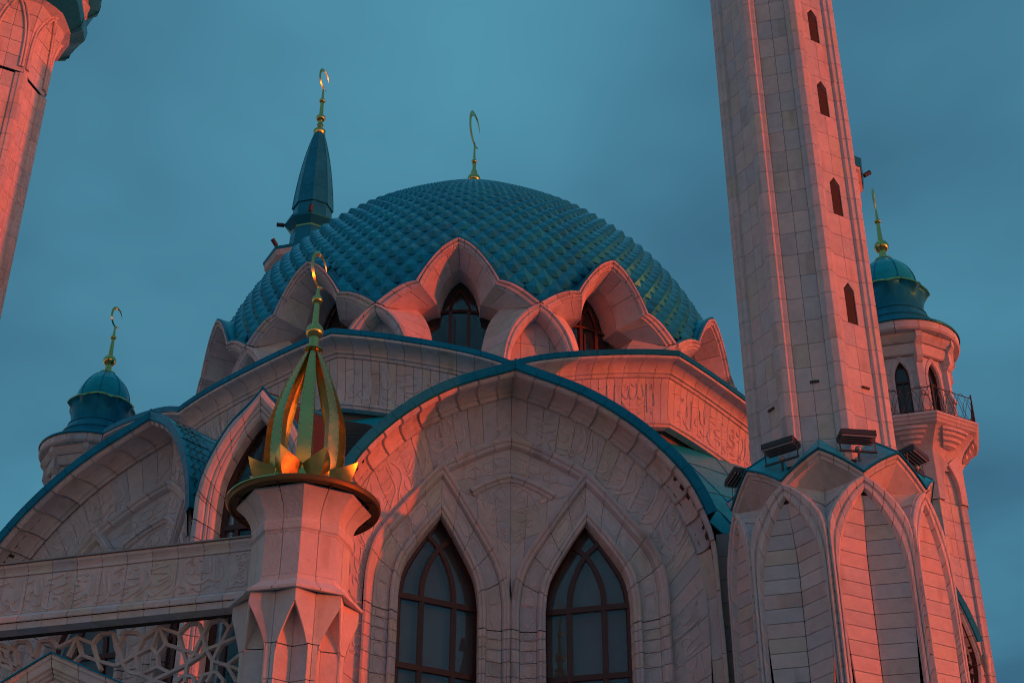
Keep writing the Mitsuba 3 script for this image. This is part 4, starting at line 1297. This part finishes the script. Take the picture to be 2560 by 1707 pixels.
LAB = {225: 'floodlight on the minaret foot in front of the shaded left shaft face', 270: 'floodlight on the minaret foot beside the lit shaft corner, seen from below', 315: 'rightmost floodlight on the minaret foot, next to the balcony turret',
       182: 'floodlight at the left end of the minaret foot, above the roof and the drainpipe head'}
for az_, z_ in ((225, 17.72), (270, 17.74), (315, 17.68), (182, 17.6)):
    o = cyl(az_, 2.30, z_) + np.array([MR[0], MR[1], 0])
    floodlight(o, cyl(az_, 1.35, 24) + np.array([MR[0], MR[1], 0]), LAB[az_])
def ledge_lamp(c, p, d, label):
    """A short tubular spotlight fixed to a roof ledge."""
    k = thing('spotlight', label, 'spotlight')
    p, d = np.asarray(p, float) + np.array([c[0], c[1], 0]), np.asarray(d, float)
    d = d / np.linalg.norm(d)
    add(k + '__housing', MB().tube([p, p + d * 0.04, p + d * 0.36, p + d * 0.40], [0.10, 0.115, 0.115, 0.13], 12).mesh(), 'dark_metal', 30)
    add(k + '__lens', MB().tube([p + d * 0.40, p + d * 0.41], [0.105, 0.105], 12).mesh(), 'lamp_glass')
    add(k + '__bracket', MB().tube([p - d * 0.12 - np.array([0, 0, 0.05]), p + d * 0.06], 0.035, 6).mesh(), 'dark_metal')


ledge_lamp(MF, cyl(180, 1.46, 49.0), (-1, 0, 0.02), 'small spotlight sticking out left from the ledge below the far spire')
ledge_lamp(MF, cyl(268, 1.42, 49.06), (0, -0.05, 1), 'small spotlight standing upright in front of the far spire')
ledge_lamp(MF, cyl(225, 2.34, 46.5), (-0.55, -0.2, 0.8), 'small slanting spotlight on the lower roof edge of the far minaret')
ledge_lamp(MB4, cyl(352, 2.36, 47.0), (0.8, 0, 0.6), 'small spotlight on the roof ledge peeping out right of the near minaret')

# ------------------------------------------------------------------ two domed turrets at the side tips
def turret(c, label, azs, fine):
    K = thing('turret', label, 'turret')
    c3 = np.array([c[0], c[1], 0.0])
    ref = c3 + np.array([0, 0, 28])
    # helmet dome in gores, its seams
    R = PchipInterpolator([30.95, 31.4, 31.95, 32.3, 32.65], [1.08, 1.07, 0.90, 0.66, 0.27])
    for k in range(8):
        for z0, z1 in ((30.95, 31.3), (31.3, 32.05), (32.05, 32.66)):
            P = np.array([[c3 + np.array([cd(a), sd(a), 0]) * float(R(min(z, 32.65))) + np.array([0, 0, z]) for z in np.linspace(z0 + 0.004, z1 - 0.004, 5)] for a in np.linspace(45 * k + 0.4, 45 * k + 44.6, 6)])
            add(K + '__dome_sheet', panel(P, 0.02, c3 + np.array([0, 0, 31.3])), 'teal_roof', 50)
    add(K + '__dome_core', MB().lathe(c3, [(float(R(z)) - 0.02, z) for z in np.linspace(30.95, 32.65, 10)], 32).mesh(), 'teal_dark', 30)
    m = MB()
    for k in range(8):
        m.tube([c3 + np.array([cd(45 * k), sd(45 * k), 0]) * (float(R(z)) + 0.008) + np.array([0, 0, z]) for z in np.linspace(30.95, 32.62, 10)], 0.02, 5)
    add(K + '__dome_seam', m.mesh(), 'teal_dark', 30)
    finial(K, c, [('ring', 32.58, 0.33, 0.14), ('rod', 32.7, 33.1, 0.145, 0.12), ('ball', 33.28, 0.265), ('rod', 33.45, 34.4, 0.10, 0.06), ('ball', 34.42, 0.125, 0.8), ('rod', 34.5, 35.0, 0.06, 0.03)], (34.92, 0.45, 63, -14, 0.08))
    # scalloped collar with a gilded edge, hollow folds below it
    n_ = 64
    a = np.arange(n_ * 2 + 1) * 360 / (n_ * 2)
    lob = np.abs(((a + 0.0) % 45) - 22.5) / 22.5            # 1 at the lobe joints, 0 at the lobe tips
    rr = 1.42 - 0.20 * lob ** 1.6
    zz = 30.93 + 0.20 * lob
    cs = np.stack([np.cos(np.radians(a)), np.sin(np.radians(a)), 0 * a], 1)

    def ringp(r, z):
        return c3 + cs * np.asarray(r)[:, None] + np.stack([0 * a, 0 * a, np.broadcast_to(z, a.shape)], 1)
    add(K + '__collar_trim', MB().grid(np.array([ringp(rr - 0.03, zz - 0.05), ringp(rr + 0.01, zz - 0.045), ringp(rr + 0.01, zz + 0.012), ringp(rr - 0.03, zz + 0.016)])).mesh(), 'gold', 30)
    add(K + '__collar_roof', MB().grid(np.array([ringp(rr - 0.02, zz + 0.012), ringp(1.06 + 0 * rr, 31.2)])).mesh(), 'teal_roof', 30)
    add(K + '__collar_fold', MB().grid(np.array([ringp(rr - 0.02, zz - 0.045), ringp(rr - 0.10, zz - 0.14), ringp(1.18 + 0.05 * lob, 30.62 + 0.10 * lob), ringp(1.13 + 0.03 * lob, 30.4), ringp(1.13 + 0 * rr, 30.02)])).mesh(), 'teal_dark', 30)
    add(K + '__base_ring', MB().lathe(c3, [(1.12, 30.05), (1.22, 30.03), (1.24, 29.97), (1.21, 29.94), (1.36, 29.66), (1.41, 29.62), (1.43, 29.55), (1.40, 29.50), (1.45, 29.3), (2.12, 28.86)], 64).mesh(), 'teal_dark', 30)
    # round cornice
    for k in range(16):
        aa = np.linspace(22.5 * k + 0.25, 22.5 * k + 22.25, 5)
        P = np.array([[c3 + rad(x) * r + np.array([0, 0, z]) for r, z in ((2.13, 28.80), (2.14, 28.52), (2.09, 28.45), (1.9, 28.42), (1.72, 28.38))] for x in aa])
        add(K + '__cornice_stone', panel(P, 0.05, ref), stone(), 30)
    add(K + '__cornice_roof', MB().lathe(c3, [(2.17, 28.79), (2.19, 28.84), (2.16, 28.90), (1.4, 29.35)], 64).mesh(), 'teal_dark', 30)
    add(K + '__core', MB().lathe(c3, [(1.66, 28.5), (1.42, 27.4), (1.36, 24.6)], 8).mesh(), 'mortar')
    # eight faces between buttresses, curved corbel steps under the cornice
    for F in azs:
        n, t = rad(F), tanv(F)
        W = lambda x, d, z: c3 + n * d + t * x + np.array([0, 0, z])
        for z0, z1, d0, d1 in ((28.10, 28.42, 1.62, 1.86), (27.70, 28.10, 1.50, 1.66)):
            P = np.array([[W(x * (0.62 + 0.06 * (z - 27.7)), d + 0.07 * (1 - x * x) * 0 , z) for d, z in ((d0, z0), (d0 + 0.10, z0 + 0.02), (d1, z0 + 0.20), (d1 + 0.02, z1 - 0.02))] for x in np.linspace(-1, 1, 7)])
            add(K + '__corbel_stone', panel(P, 0.05, ref), stone(), 30)
        # wall with a pointed door
        op = arch_pts(0.24, 26.9, 0.62, 7, 25.1)
        mold = arch_pts(0.36, 26.9, 0.86, 7, 25.1)
        for sg in (-1, 1):
            P = np.array([[W(sg * p[0], 1.475, p[1]), W(sg * q[0], 1.50, q[1]), W(sg * (q[0] * 0.4 + p[0] * 0.6), 1.52, q[1] * 0.4 + p[1] * 0.6)][::1] for p, q in zip(op, mold)])
            P = P[:, [1, 2, 0]]
            add(K + '__door_arch_stone', panel(P, 0.05, ref), stone(), 30)
            add(K + '__door_reveal', MB().grid(np.array([[W(sg * p[0], d, p[1]) for d in (1.47, 1.25)] for p in op])).mesh(), 'stone_4', 30)
            zs = [25.1, 25.75, 26.4, 27.05, 27.7]
            for z0, z1 in zip(zs[:-1], zs[1:]):
                w0, w1 = (float(np.interp(-z, [-27.76, -27.5, -27.2, -26.9, -25.1], [0.0, 0.18, 0.31, 0.36, 0.36])) for z in (z0, z1))
                P = np.array([[W(sg * x, 1.47, z) for x, z in ((w0 + (0.60 - w0) * q, z0 + 0.008), (w1 + (0.60 - w1) * q, z1 - 0.008))] for q in (0, 0.5, 1)])
                add(K + '__wall_stone', panel(P, 0.05, ref), stone())
        dk = K + '__door' + (f'_{COUNT.get(K + "__door", 0):03d}' if COUNT.get(K + '__door', 0) else '')
        COUNT[K + '__door'] = COUNT.get(K + '__door', 0) + 1
        scene[dk + '__pane'] = mikit.ply(MB().grid(np.array([[W(-p[0], 1.31, p[1]), W(p[0], 1.31, p[1])] for p in op])).mesh(), 'lamp_glass')
        m = MB()
        for sg in (-1, 1):
            m.grid(np.array([[W(sg * p[0] * q, d, p[1] - 0.05 * (1 - q)) for q, d in ((1.0, 1.31), (1.0, 1.36), (0.78, 1.36), (0.76, 1.31))] for p in op]))
        m.bar(W(-0.24, 1.34, 26.75), W(0.24, 1.34, 26.75), n, 0.07, 0.05)
        m.bar(W(0, 1.335, 25.1), W(0, 1.335, 26.75), n, 0.05, 0.05)
        scene[dk + '__frame'] = mikit.ply(m.mesh(), 'frame_dark')
        # buttress at the corner
        bz = rad(F + 22.5)
        bt = tanv(F + 22.5)
        Q = lambda x, d, z: c3 + bz * d + bt * x + np.array([0, 0, z])
        prof = [(1.50, 25.1), (1.74, 25.1), (1.74, 26.05), (1.80, 26.08), (1.80, 26.15), (1.70, 26.4), (1.70, 27.35), (1.76, 27.4), (1.85, 27.55), (1.85, 28.0), (2.02, 28.2), (2.02, 28.44)]
        for (r0, z0), (r1, z1) in zip(prof[1:-1], prof[2:]):
            if z1 - z0 < 0.01:
                continue
            P = np.array([[Q(x, r - abs(x) * 0.9 * (abs(x) > 0.12), z) for r, z in ((r0, z0 + 0.004), (r1, z1 - 0.004))] for x in (-0.13, -0.11, -0.0, 0.11, 0.13)])
            P[0] = [Q(-0.13, 1.42, z0 + 0.004), Q(-0.13, 1.42, z1 - 0.004)]
            P[-1] = [Q(0.13, 1.42, z0 + 0.004), Q(0.13, 1.42, z1 - 0.004)]
            add(K + '__buttress_stone', panel(P, 0.03, ref), stone())
        # balcony: slab mouldings, corbel, railing
        V = [c3 + rad(F + s) for s in (-22.5, 22.5)]
        slab = [(2.20, 25.12), (2.40, 25.12), (2.42, 25.04), (2.36, 24.98), (2.38, 24.92), (2.30, 24.84), (2.32, 24.79), (2.20, 24.72)]
        for half in ((0, 0.5), (0.5, 1)):
            P = np.array([[c3 + (rad(F - 22.5) * (1 - s) + rad(F + 22.5) * s) * r + np.array([0, 0, z]) for r, z in slab] for s in np.linspace(half[0] + 0.003, half[1] - 0.003, 3)])
            add(K + '__balcony_stone', panel(P, 0.05, ref), stone(), 30)
        add(K + '__balcony_floor', MB().grid(np.array([[c3 + rad(F + s) * r + np.array([0, 0, 25.09]) for r in (1.3, 2.30)] for s in (-22.5, 22.5)])).mesh(), 'stone_4')
        vault = [(1.52, 23.45), (1.54, 23.75), (1.62, 24.05), (1.80, 24.35), (2.05, 24.6), (2.20, 24.73)]
        for x0, x1 in ((-1, 0), (0, 1)):
            P = np.array([[c3 + (rad(F - 22.5) * (0.5 - x / 2) + rad(F + 22.5) * (0.5 + x / 2)) * r + np.array([0, 0, z]) for r, z in vault] for x in np.linspace(x0 + 0.006, x1 - 0.006, 3)])
            add(K + '__balcony_vault', panel(P, 0.04, ref - np.array([0, 0, 2])), stone(), 35)
        cor = [(2.20, 24.72), (2.20, 24.62), (2.10, 24.60), (2.09, 24.50), (1.98, 24.46), (1.96, 24.36), (1.84, 24.32), (1.82, 24.22), (1.66, 24.16)]
        P = np.array([[W(x * (0.16 + 0.40 * (r - 1.66) / 0.54), r * c22 + 0.06 * (1 - x * x) + 0.02, z) for r, z in cor] for x in np.linspace(-1, 1, 9)])
        add(K + '__balcony_corbel', panel(P, 0.10, ref), stone(), 25)
        if fine:
            rk = K + '__railing' + (f'_{COUNT.get(K + "__railing", 0):03d}' if COUNT.get(K + '__railing', 0) else '')
            COUNT[K + '__railing'] = COUNT.get(K + '__railing', 0) + 1
            A, B = c3 + rad(F - 22.5) * 2.32, c3 + rad(F + 22.5) * 2.32
            G = lambda x, z: A + (B - A) * x + np.array([0, 0, 25.13 + z])
            r_ = MB().tube([G(0, 0.93), G(1, 0.93)], 0.016, 5)
            r_.tube([G(0, 0.06), G(1, 0.06)], 0.014, 5)
            r_.tube([G(0, 0), G(0, 1.08)], 0.026, 6)
            scene[rk + '__rail'] = mikit.ply(r_.mesh(), 'dark_metal', smooth=30)
            for i in range(4):
                x0 = 0.25 * i
                r_ = MB()
                for s in (1, -1):
                    q = np.linspace(0, 1, 9)
                    r_.tube([G(x0 + 0.125 + s * (-0.125 + 0.25 * v), 0.06 + 0.95 * math.sin(v * math.pi / 2)) for v in q], 0.009, 4)
                    r_.tube([G(x0 + 0.125 + s * (0.03 + 0.09 * math.sin(v * math.pi)), 0.06 + 0.8 * v) for v in q], 0.008, 4)
                scene[rk + '__scroll' + (f'_{i:03d}' if i else '')] = mikit.ply(r_.mesh(), 'dark_metal')
        # shaft below: pointed blind arch and corner strips
        ap = 1.36
        hw = ap * t22
        zs = np.arange(14.0, 24.0, 0.64)
        for z0 in zs:
            for x0, x1 in ((-(hw - 0.20), 0.0), (0.0, hw - 0.20)):
                P = np.array([[W(x, ap - 0.04, z) for z in (z0 + 0.008, z0 + 0.632)] for x in (x0 + 0.007, x1 - 0.007)])
                add(K + '__shaft_stone', panel(P, 0.05, ref - np.array([0, 0, 8])), stone())
            q = [n * (ap - 0.05) + t * (hw - 0.20), n * (ap + 0.05) + t * (hw - 0.18), n * (ap + 0.06) + t * (hw - 0.07), rad(F + 22.5) * (ap / c22 + 0.10), rad(F + 45) * (ap + 0.06) - tanv(F + 45) * (hw - 0.07), rad(F + 45) * (ap + 0.05) - tanv(F + 45) * (hw - 0.18), rad(F + 45) * (ap - 0.05) - tanv(F + 45) * (hw - 0.20)]
            P = np.array([[c3 + x + np.array([0, 0, z]) for z in (z0 + 0.008, z0 + 0.632)] for x in q])
            add(K + '__corner_strip', panel(P, 0.05, ref - np.array([0, 0, 8])), stone())
        hood = arch_pts(0.36, 22.7, 0.95, 8, 22.3)
        for sg in (-1, 1):
            P = np.array([[W(sg * (0.62), 1.50, max(22.3, min(24.2, p[1] + 0.6))), W(sg * p[0], 1.50, p[1]), W(sg * p[0], 1.30, p[1])] for p in hood])
            P[:, 0, 2] = np.linspace(24.25, 22.3, len(hood))
            add(K + '__niche_arch', panel(P, 0.03, ref - np.array([0, 0, 6])), stone(), 35)
    add(K + '__shaft_core', MB().lathe(c3, [(1.38, 9), (1.38, 24.6)], 8).mesh(), 'mortar')


TL = cyl(157.5, 15.93, 0)[:2]
TR = cyl(337.5, 15.93, 0)[:2]
turret(TR, 'small domed stone turret with a railed balcony, right of the near minaret', (202.5, 247.5, 292.5, 337.5, 22.5), True)
turret(TL, 'small domed turret with teal helmet rising behind the left gable', (202.5, 247.5, 292.5, 157.5), False)

# ------------------------------------------------------------------ the porch in front: corner tower, inscribed beam, lattice, door gable
TW = np.array([-5.18617749, -22.54457325, 0.0])
KT = thing('corner_tower', 'eight-sided stone corner tower with flared top and fluted shaft under the gilded lotus', 'tower')
ref = TW + np.array([0, 0, 13.0])


def oct_pt(az, r):
    """Point of an octagon with vertices at 0, 45, ... degrees and vertex radius r."""
    a = (az % 45) - 22.5
    return TW + rad(az) * (r * c22 / cd(a))


def oct_band(key, prof, halves=True, gap=0.4, mats=None):
    for k in range(8):
        for a0, a1 in ((45 * k, 45 * k + 22.5), (45 * k + 22.5, 45 * k + 45)) if halves else ((45 * k, 45 * k + 45),):
            P = np.array([[oct_pt(a, r) + np.array([0, 0, z]) for r, z in prof] for a in (a0 + (gap if a0 % 45 else 0.0) + 1e-3, (a0 + a1) / 2, a1 - (gap if a1 % 45 else 0.0) - 1e-3)])
            add(key, panel(P, 0.05, ref), mats() if mats else stone(), 25)


oct_band(KT + '__cavetto_stone', [(0.985, 13.42), (0.99, 13.50), (1.03, 13.62), (1.12, 13.76), (1.24, 13.88), (1.32, 13.94), (1.33, 13.98)])
oct_band(KT + '__neck_stone', [(0.955, 13.17), (0.965, 13.20), (1.0, 13.23), (1.01, 13.38), (0.99, 13.42)])
oct_band(KT + '__drum_stone', [(0.955, 12.31), (0.955, 13.165)])
oct_band(KT + '__drip_stone', [(1.235, 11.925), (1.26, 11.93), (1.26, 11.985), (1.22, 12.0), (1.10, 12.10), (0.98, 12.20), (0.968, 12.30)])
add(KT + '__core', MB().grid(np.array([[oct_pt(45 * k, r) + np.array([0, 0, z]) for k in range(8)] for r, z in ((0.90, 11.95), (0.93, 13.4), (0.95, 13.5), (1.05, 13.72), (1.2, 13.9), (1.29, 13.97))]), True).mesh(), 'mortar')
# underside of the drip, folded like the star below it
RT, RC = 1.19, 0.972     # star: tips at the octagon's vertices, creases at the middle of its faces
for k in range(8):
    for sg in (-1, 1):
        v, cz = 45 * k, 45 * k + sg * 22.5
        P = np.array([[oct_pt(v, 1.24) + np.array([0, 0, 11.928]), oct_pt(cz, 1.24) + np.array([0, 0, 11.928])], [TW + rad(v) * 0.9 + np.array([0, 0, 11.95]), TW + rad(cz) * 0.86 + np.array([0, 0, 11.99])]])
        add(KT + '__drip_soffit', MB().grid(P).mesh(), 'stone_4')
        n, t = rad(v), tanv(v) * sg
        lat_c, rad_c = RC * sd(22.5), RC * c22
        e = lambda x: RT + (rad_c - RT) * x / lat_c
        vv = lambda x: 0.74 + 0.20 * x / 0.30
        AP = CubicSpline(np.arange(6), [(0.0, 11.68), (0.075, 11.52), (0.17, 11.27), (0.25, 11.02), (0.292, 10.75), (0.295, 10.5)], axis=0)
        za = np.array([AP(s) for s in np.linspace(0, 5, 80)])
        ax_ = lambda z: float(np.interp(-z, -za[:, 1], za[:, 0]))
        W = lambda x, d, z: TW + n * d + t * x + np.array([0, 0, z])
        # spandrel and rib faces by courses
        P = np.array([[W(x, e(x), z) for z in (11.70, 11.945)] for x in np.linspace(0.0, lat_c, 4)])
        zs = list(np.linspace(11.94, 10.96, 14))
        P = np.array([[W(ax_(z) + (lat_c - 0.004 - ax_(z)) * q, e(ax_(z) + (lat_c - ax_(z)) * q), z) for z in zs] for q in (0, 0.34, 0.67, 1)])
        add(KT + '__spandrel_stone', panel(P, 0.03, ref), stone(), 25)
        for z1 in (10.94, 10.27, 9.60, 8.93):
            z0 = z1 - 0.655
            P = np.array([[W(x, e(x), z) for z in (z0, z1)] for x in (0.295, lat_c - 0.004)])
            add(KT + '__rib_stone', panel(P, 0.03, ref), stone())
            P = np.array([[W(x, vv(x), z) for z in (z0, z1)] for x in (0.003, 0.15, 0.295)])
            add(KT + '__flute_stone', panel(P, 0.03, ref), stone())
        P = np.array([[W(ax_(z) * q, vv(ax_(z) * q), z) for z in np.linspace(10.96, 11.66, 10)] for q in (0.01, 0.5, 1)])
        add(KT + '__flute_stone', panel(P, 0.03, ref), stone(), 25)
        add(KT + '__flute_soffit', MB().grid(np.array([[W(p[0], e(p[0]) * (1 - q) + vv(p[0]) * q, p[1]) for q in (0, 1)] for p in za[::4]])).mesh(), 'stone_3', 30)
add(KT + '__shaft_core', MB().lathe(TW, [(0.70, 7.0), (0.70, 11.9), (0.85, 11.98)], 16).mesh(), 'mortar')
# gutter ring round the top
ring = [(1.30, 14.05), (1.44, 14.06), (1.50, 14.09), (1.51, 14.04), (1.49, 13.98), (1.45, 13.965), (1.43, 14.0), (1.30, 13.99)]
add(KT + '__gutter_ring', MB().lathe(TW, ring, 72).mesh(), 'gold_dark', 30)
m = MB()
for k in range(8):
    m.bar(oct_pt(45 * k + 22.5, 1.28) + np.array([0, 0, 13.96]), TW + rad(45 * k + 22.5) * 1.47 + np.array([0, 0, 13.98]), np.array([0, 0, 1.0]), 0.03, 0.012)
add(KT + '__gutter_bracket', m.mesh(), 'dark_metal')

# gilded lotus
KO = thing('lotus_finial', 'gilded openwork lotus bud with pointed leaves, balls and a thin crescent on the corner tower', 'finial')
va = math.degrees(math.atan2(EYE[1] - TW[1], EYE[0] - TW[0]))
OC = TW + tanv(va) * -0.085
add(KO + '__dish', MB().lathe(OC * np.array([1, 1, 0]), [(0.02, 14.16), (0.9, 14.13), (1.40, 14.11), (1.47, 14.10), (1.47, 14.07), (1.30, 14.05)], 72).mesh(), 'gold', 30)
RB_ = PchipInterpolator([14.1, 14.5, 15.13, 15.7, 16.35, 17.1, 17.68], [0.60, 0.70, 0.80, 0.79, 0.64, 0.37, 0.11])
WB_ = PchipInterpolator([14.1, 15.2, 16.3, 17.2, 17.68], [0.30, 0.29, 0.25, 0.16, 0.075])
for k in range(8):
    az = 270 + 45 * k
    n, t = rad(az), tanv(az)
    zs = np.linspace(14.1, 17.68, 26)
    rows = []
    for z in zs:
        r, w = float(RB_(z)), float(WB_(z)) / 2
        dep = min(0.17, r * 0.45)
        rows.append([OC + n * r + t * w + np.array([0, 0, z]), OC + n * (r + 0.012) + np.array([0, 0, z]), OC + n * r - t * w + np.array([0, 0, z]), OC + n * (r - dep) - t * w * 0.62 + np.array([0, 0, z]), OC + n * (r - dep) + t * w * 0.62 + np.array([0, 0, z])])
    add(KO + '__bud_strip', MB().grid(np.array(rows), True).mesh(), 'gold_sheet', 25)
    m = MB()
    for z in np.linspace(14.6, 17.5, 20):
        for s in (-1, 1):
            q = OC + n * (float(RB_(z)) + 0.006) + t * s * (float(WB_(z)) / 2 - 0.025) + np.array([0, 0, z])
            m.box(q, n * 0.006, t * 0.007, np.array([0, 0, 0.007]))
    add(KO + '__rivets', m.mesh(), 'gold_dark')
for k in range(8):
    az = 247.5 + 45 * k
    n, t = rad(az), tanv(az)
    W = lambda x, d, z: OC + n * d + t * x + np.array([0, 0, z])
    tip, kb = W(0, 1.17, 14.90), W(0, 0.78, 14.13)
    m = MB()
    for sg in (-1, 1):
        a, b = W(sg * 0.30, 0.66, 14.66), W(sg * 0.33, 0.72, 14.12)
        q = np.linspace(0, 1, 7)
        side = [a * (1 - s) + tip * s + (n * 0.05 - np.array([0, 0, 0.03])) * math.sin(math.pi * s) + t * sg * 0.03 * math.sin(math.pi * s) for s in q]
        keel = [kb * (1 - s) + tip * s + (n * 0.05 - np.array([0, 0, 0.06])) * math.sin(math.pi * s) for s in q]
        mid = [W(0, 0.68, 14.80) * (1 - s) + tip * s for s in q]
        m.grid(np.array([side, keel]))
        m.grid(np.array([side, mid]))
        m.add([a, b, kb], [[0, 1, 2]])
    add(KO + '__leaf', m.mesh(), 'gold_sheet', 22)
finial(KO, OC[:2], [('ring', 17.64, 0.20, 0.07), ('rod', 17.70, 17.98, 0.10, 0.105), ('ball', 18.12, 0.19), ('rod', 18.26, 18.86, 0.075, 0.052), ('ball', 18.92, 0.115), ('rod', 19.0, 19.25, 0.042, 0.028)], (19.22, 0.40, 63, -10, 0.07))

# beam with the inscription
KB_ = thing('inscribed_beam', 'stone beam with raised calligraphy running left from the corner tower', 'beam')
BN, BT = rad(247.5), tanv(247.5)


def BW(x, off, z):
    return TW + BN * off + BT * x + np.array([0, 0, z])


bref = BW(-4, -3, 12.6)
js = [-1.337 - 0.553 * k for k in range(17)]
js = [-0.80] + js
upper = [(0.30, 13.345), (0.43, 13.345), (0.445, 13.32), (0.435, 13.28), (0.40, 13.25), (0.37, 13.20), (0.362, 13.165), (0.375, 13.16), (0.375, 13.115), (0.345, 13.11)]
lower = [(0.345, 12.295), (0.355, 12.285), (0.40, 12.25), (0.465, 12.205), (0.475, 12.19), (0.475, 12.10), (0.46, 12.085)]
under = [(0.43, 12.08), (0.43, 11.945), (0.10, 11.94)]
for a, b in zip(js[:-1], js[1:]):
    for nm, pr in (('beam_top_stone', upper), ('beam_base_stone', lower), ('beam_soffit_stone', under)):
        P = np.array([[BW(x, o, z) for o, z in pr] for x in np.linspace(a - 0.006, b + 0.006, 2)])
        add(KB_ + '__' + nm, panel(P, 0.04, bref), stone(), 30)
    P = np.array([[BW(x, 0.345, z) for z in (12.30, 13.105)] for x in (a - 0.006, b + 0.006)])
    add(KB_ + '__beam_stone', panel(P, 0.04, bref), stone())
add(KB_ + '__beam_core', MB().box(BW(-5.4, 0.11, 12.63), BT * 4.6, BN * 0.21, np.array([0, 0, 0.68])).mesh(), 'mortar')
add(KB_ + '__coping', MB().box(BW(-5.4, 0.16, 13.365), BT * 4.7, BN * 0.32, np.array([0, 0, 0.014])).mesh(), 'grey_metal')
m = MB()
flat = lambda x, y, h: BW(x, 0.345 + h, y)
for row in STROKES:
    xy = np.array(row[1:], float).reshape(-1, 2) / 100
    stroke(m, flat, xy + np.array([-6.9, 12.30]), max(row[0] / 100 * 1.05, 0.022), 0.026)
for row in STROKES[22:]:
    xy = np.array(row[1:], float).reshape(-1, 2) / 100
    if xy[:, 0].max() < 2.2:
        stroke(m, flat, xy + np.array([-9.3, 12.30]), max(row[0] / 100 * 1.05, 0.022), 0.026)
add(KB_ + '__inscription', m.mesh(), 'carved', 25, label='raised calligraphy carved along the beam')
m = MB()
for row in VINE:
    xy = np.array(row[1:], float).reshape(-1, 2) / 100
    stroke(m, flat, xy + np.array([-6.9, 12.30]), 0.04, 0.026)
for x0, x1 in ((-1.34, -1.32),):
    for a, b in (((x0, 12.36), (x0, 13.05)),):
        stroke(m, flat, [a, b], 0.025, 0.012, False)
add(KB_ + '__scroll_ornament', m.mesh(), 'carved', 25)

# lattice below it
KLT = thing('lattice_screen', 'pierced stone lattice of stars and hexagons hanging under the inscribed beam', 'lattice')
ED = '0-1 0-2 0-3 0-4 3-5 4-5 5-6 6-7 6-25 7-31 2-8 3-8 8-32 4-15 15-16 16-23 1-12 1-15 15-24 12-13 13-14 14-16 14-17 17-22 18-14 18-19 19-20 20-21 21-22 21-17 17-23 52-21 23-24 24-25 25-26 22-27 27-28 27-29 22-54 9-10 9-30 30-31 10-11 11-2 9-38 37-38 35-37 35-36 33-35 33-53 34-33 33-32 36-34 36-40 36-39 34-41 39-42 42-43 43-44 45-46 44-45 46-47 47-49 47-48 48-50 51-20 51-52 7-26 16-24 24-57 54-55 27-56 38-30 8-7'
for e in ED.split():
    i, j = map(int, e.split('-'))
    a, b = LATTICE[i], LATTICE[j]
    add(KLT + '__lattice_bar', MB().bar(BW(a[0] / 100, -0.1, a[1] / 100), BW(b[0] / 100, -0.1, b[1] / 100), BN, 0.062, 0.11).mesh(), 'stone_4' if (i + j) % 2 else 'stone_2')
# the pattern runs on further down and to the left
for dx, dz in ((0.0, -1.05), (-3.59, 0.0), (-3.59, -1.05)):
    for e in ED.split()[:52]:
        i, j = map(int, e.split('-'))
        a, b = np.array(LATTICE[i]) / 100 + (dx, dz), np.array(LATTICE[j]) / 100 + (dx, dz)
        if dx < 0 and max(a[0], b[0]) > -5.9:
            continue
        add(KLT + '__lattice_bar', MB().bar(BW(a[0], -0.1, a[1]), BW(b[0], -0.1, b[1]), BN, 0.062, 0.11).mesh(), 'stone_4')

# door gable in front of the lattice
KG = thing('door_gable', 'small pointed stone gable with thin metal coping in front of the lattice', 'gable')
ax0, az0 = -4.75, 11.33
for sg, slope, run in ((-1, 0.52, 1.9), (1, 0.46, 2.5)):
    G = lambda s, o, dz: BW(ax0 + sg * run * s, o, az0 - slope * run * s + dz)
    add(KG + '__coping', panel(np.array([[G(s, o, dz) for o, dz in ((0.66, -0.03), (0.66, 0.0), (-0.05, 0.02))] for s in (0, 1)]), 0.02, bref), 'teal_dark')
    mp = [(0.62, -0.03), (0.62, -0.11), (0.58, -0.13), (0.56, -0.28), (0.50, -0.30), (0.50, -0.36), (0.44, -0.38), (0.44, -0.44), (0.38, -0.45)]
    for a, b in zip(np.linspace(0, 1, 5)[:-1], np.linspace(0, 1, 5)[1:]):
        add(KG + '__moulding_stone', panel(np.array([[G(s, o, dz) for o, dz in mp] for s in (a + 0.004, b - 0.004)]), 0.03, bref), stone(), 30)
    add(KG + '__tympanum', panel(np.array([[G(s, 0.37, dz) for dz in (-0.44, -2.6)] for s in (0, 1)]), 0.03, bref), 'carved')
    m = MB()
    for i in range(5):
        m_pts = [(0.12 + 0.14 * i, -0.62 - 0.05 * i), (0.18 + 0.14 * i, -0.9), (0.12 + 0.14 * i, -1.2)]
        stroke(m, lambda x, y, h: G(x, 0.37 + h, y), m_pts, 0.04, 0.02)
    add(KG + '__carving', m.mesh(), 'carved', 25)
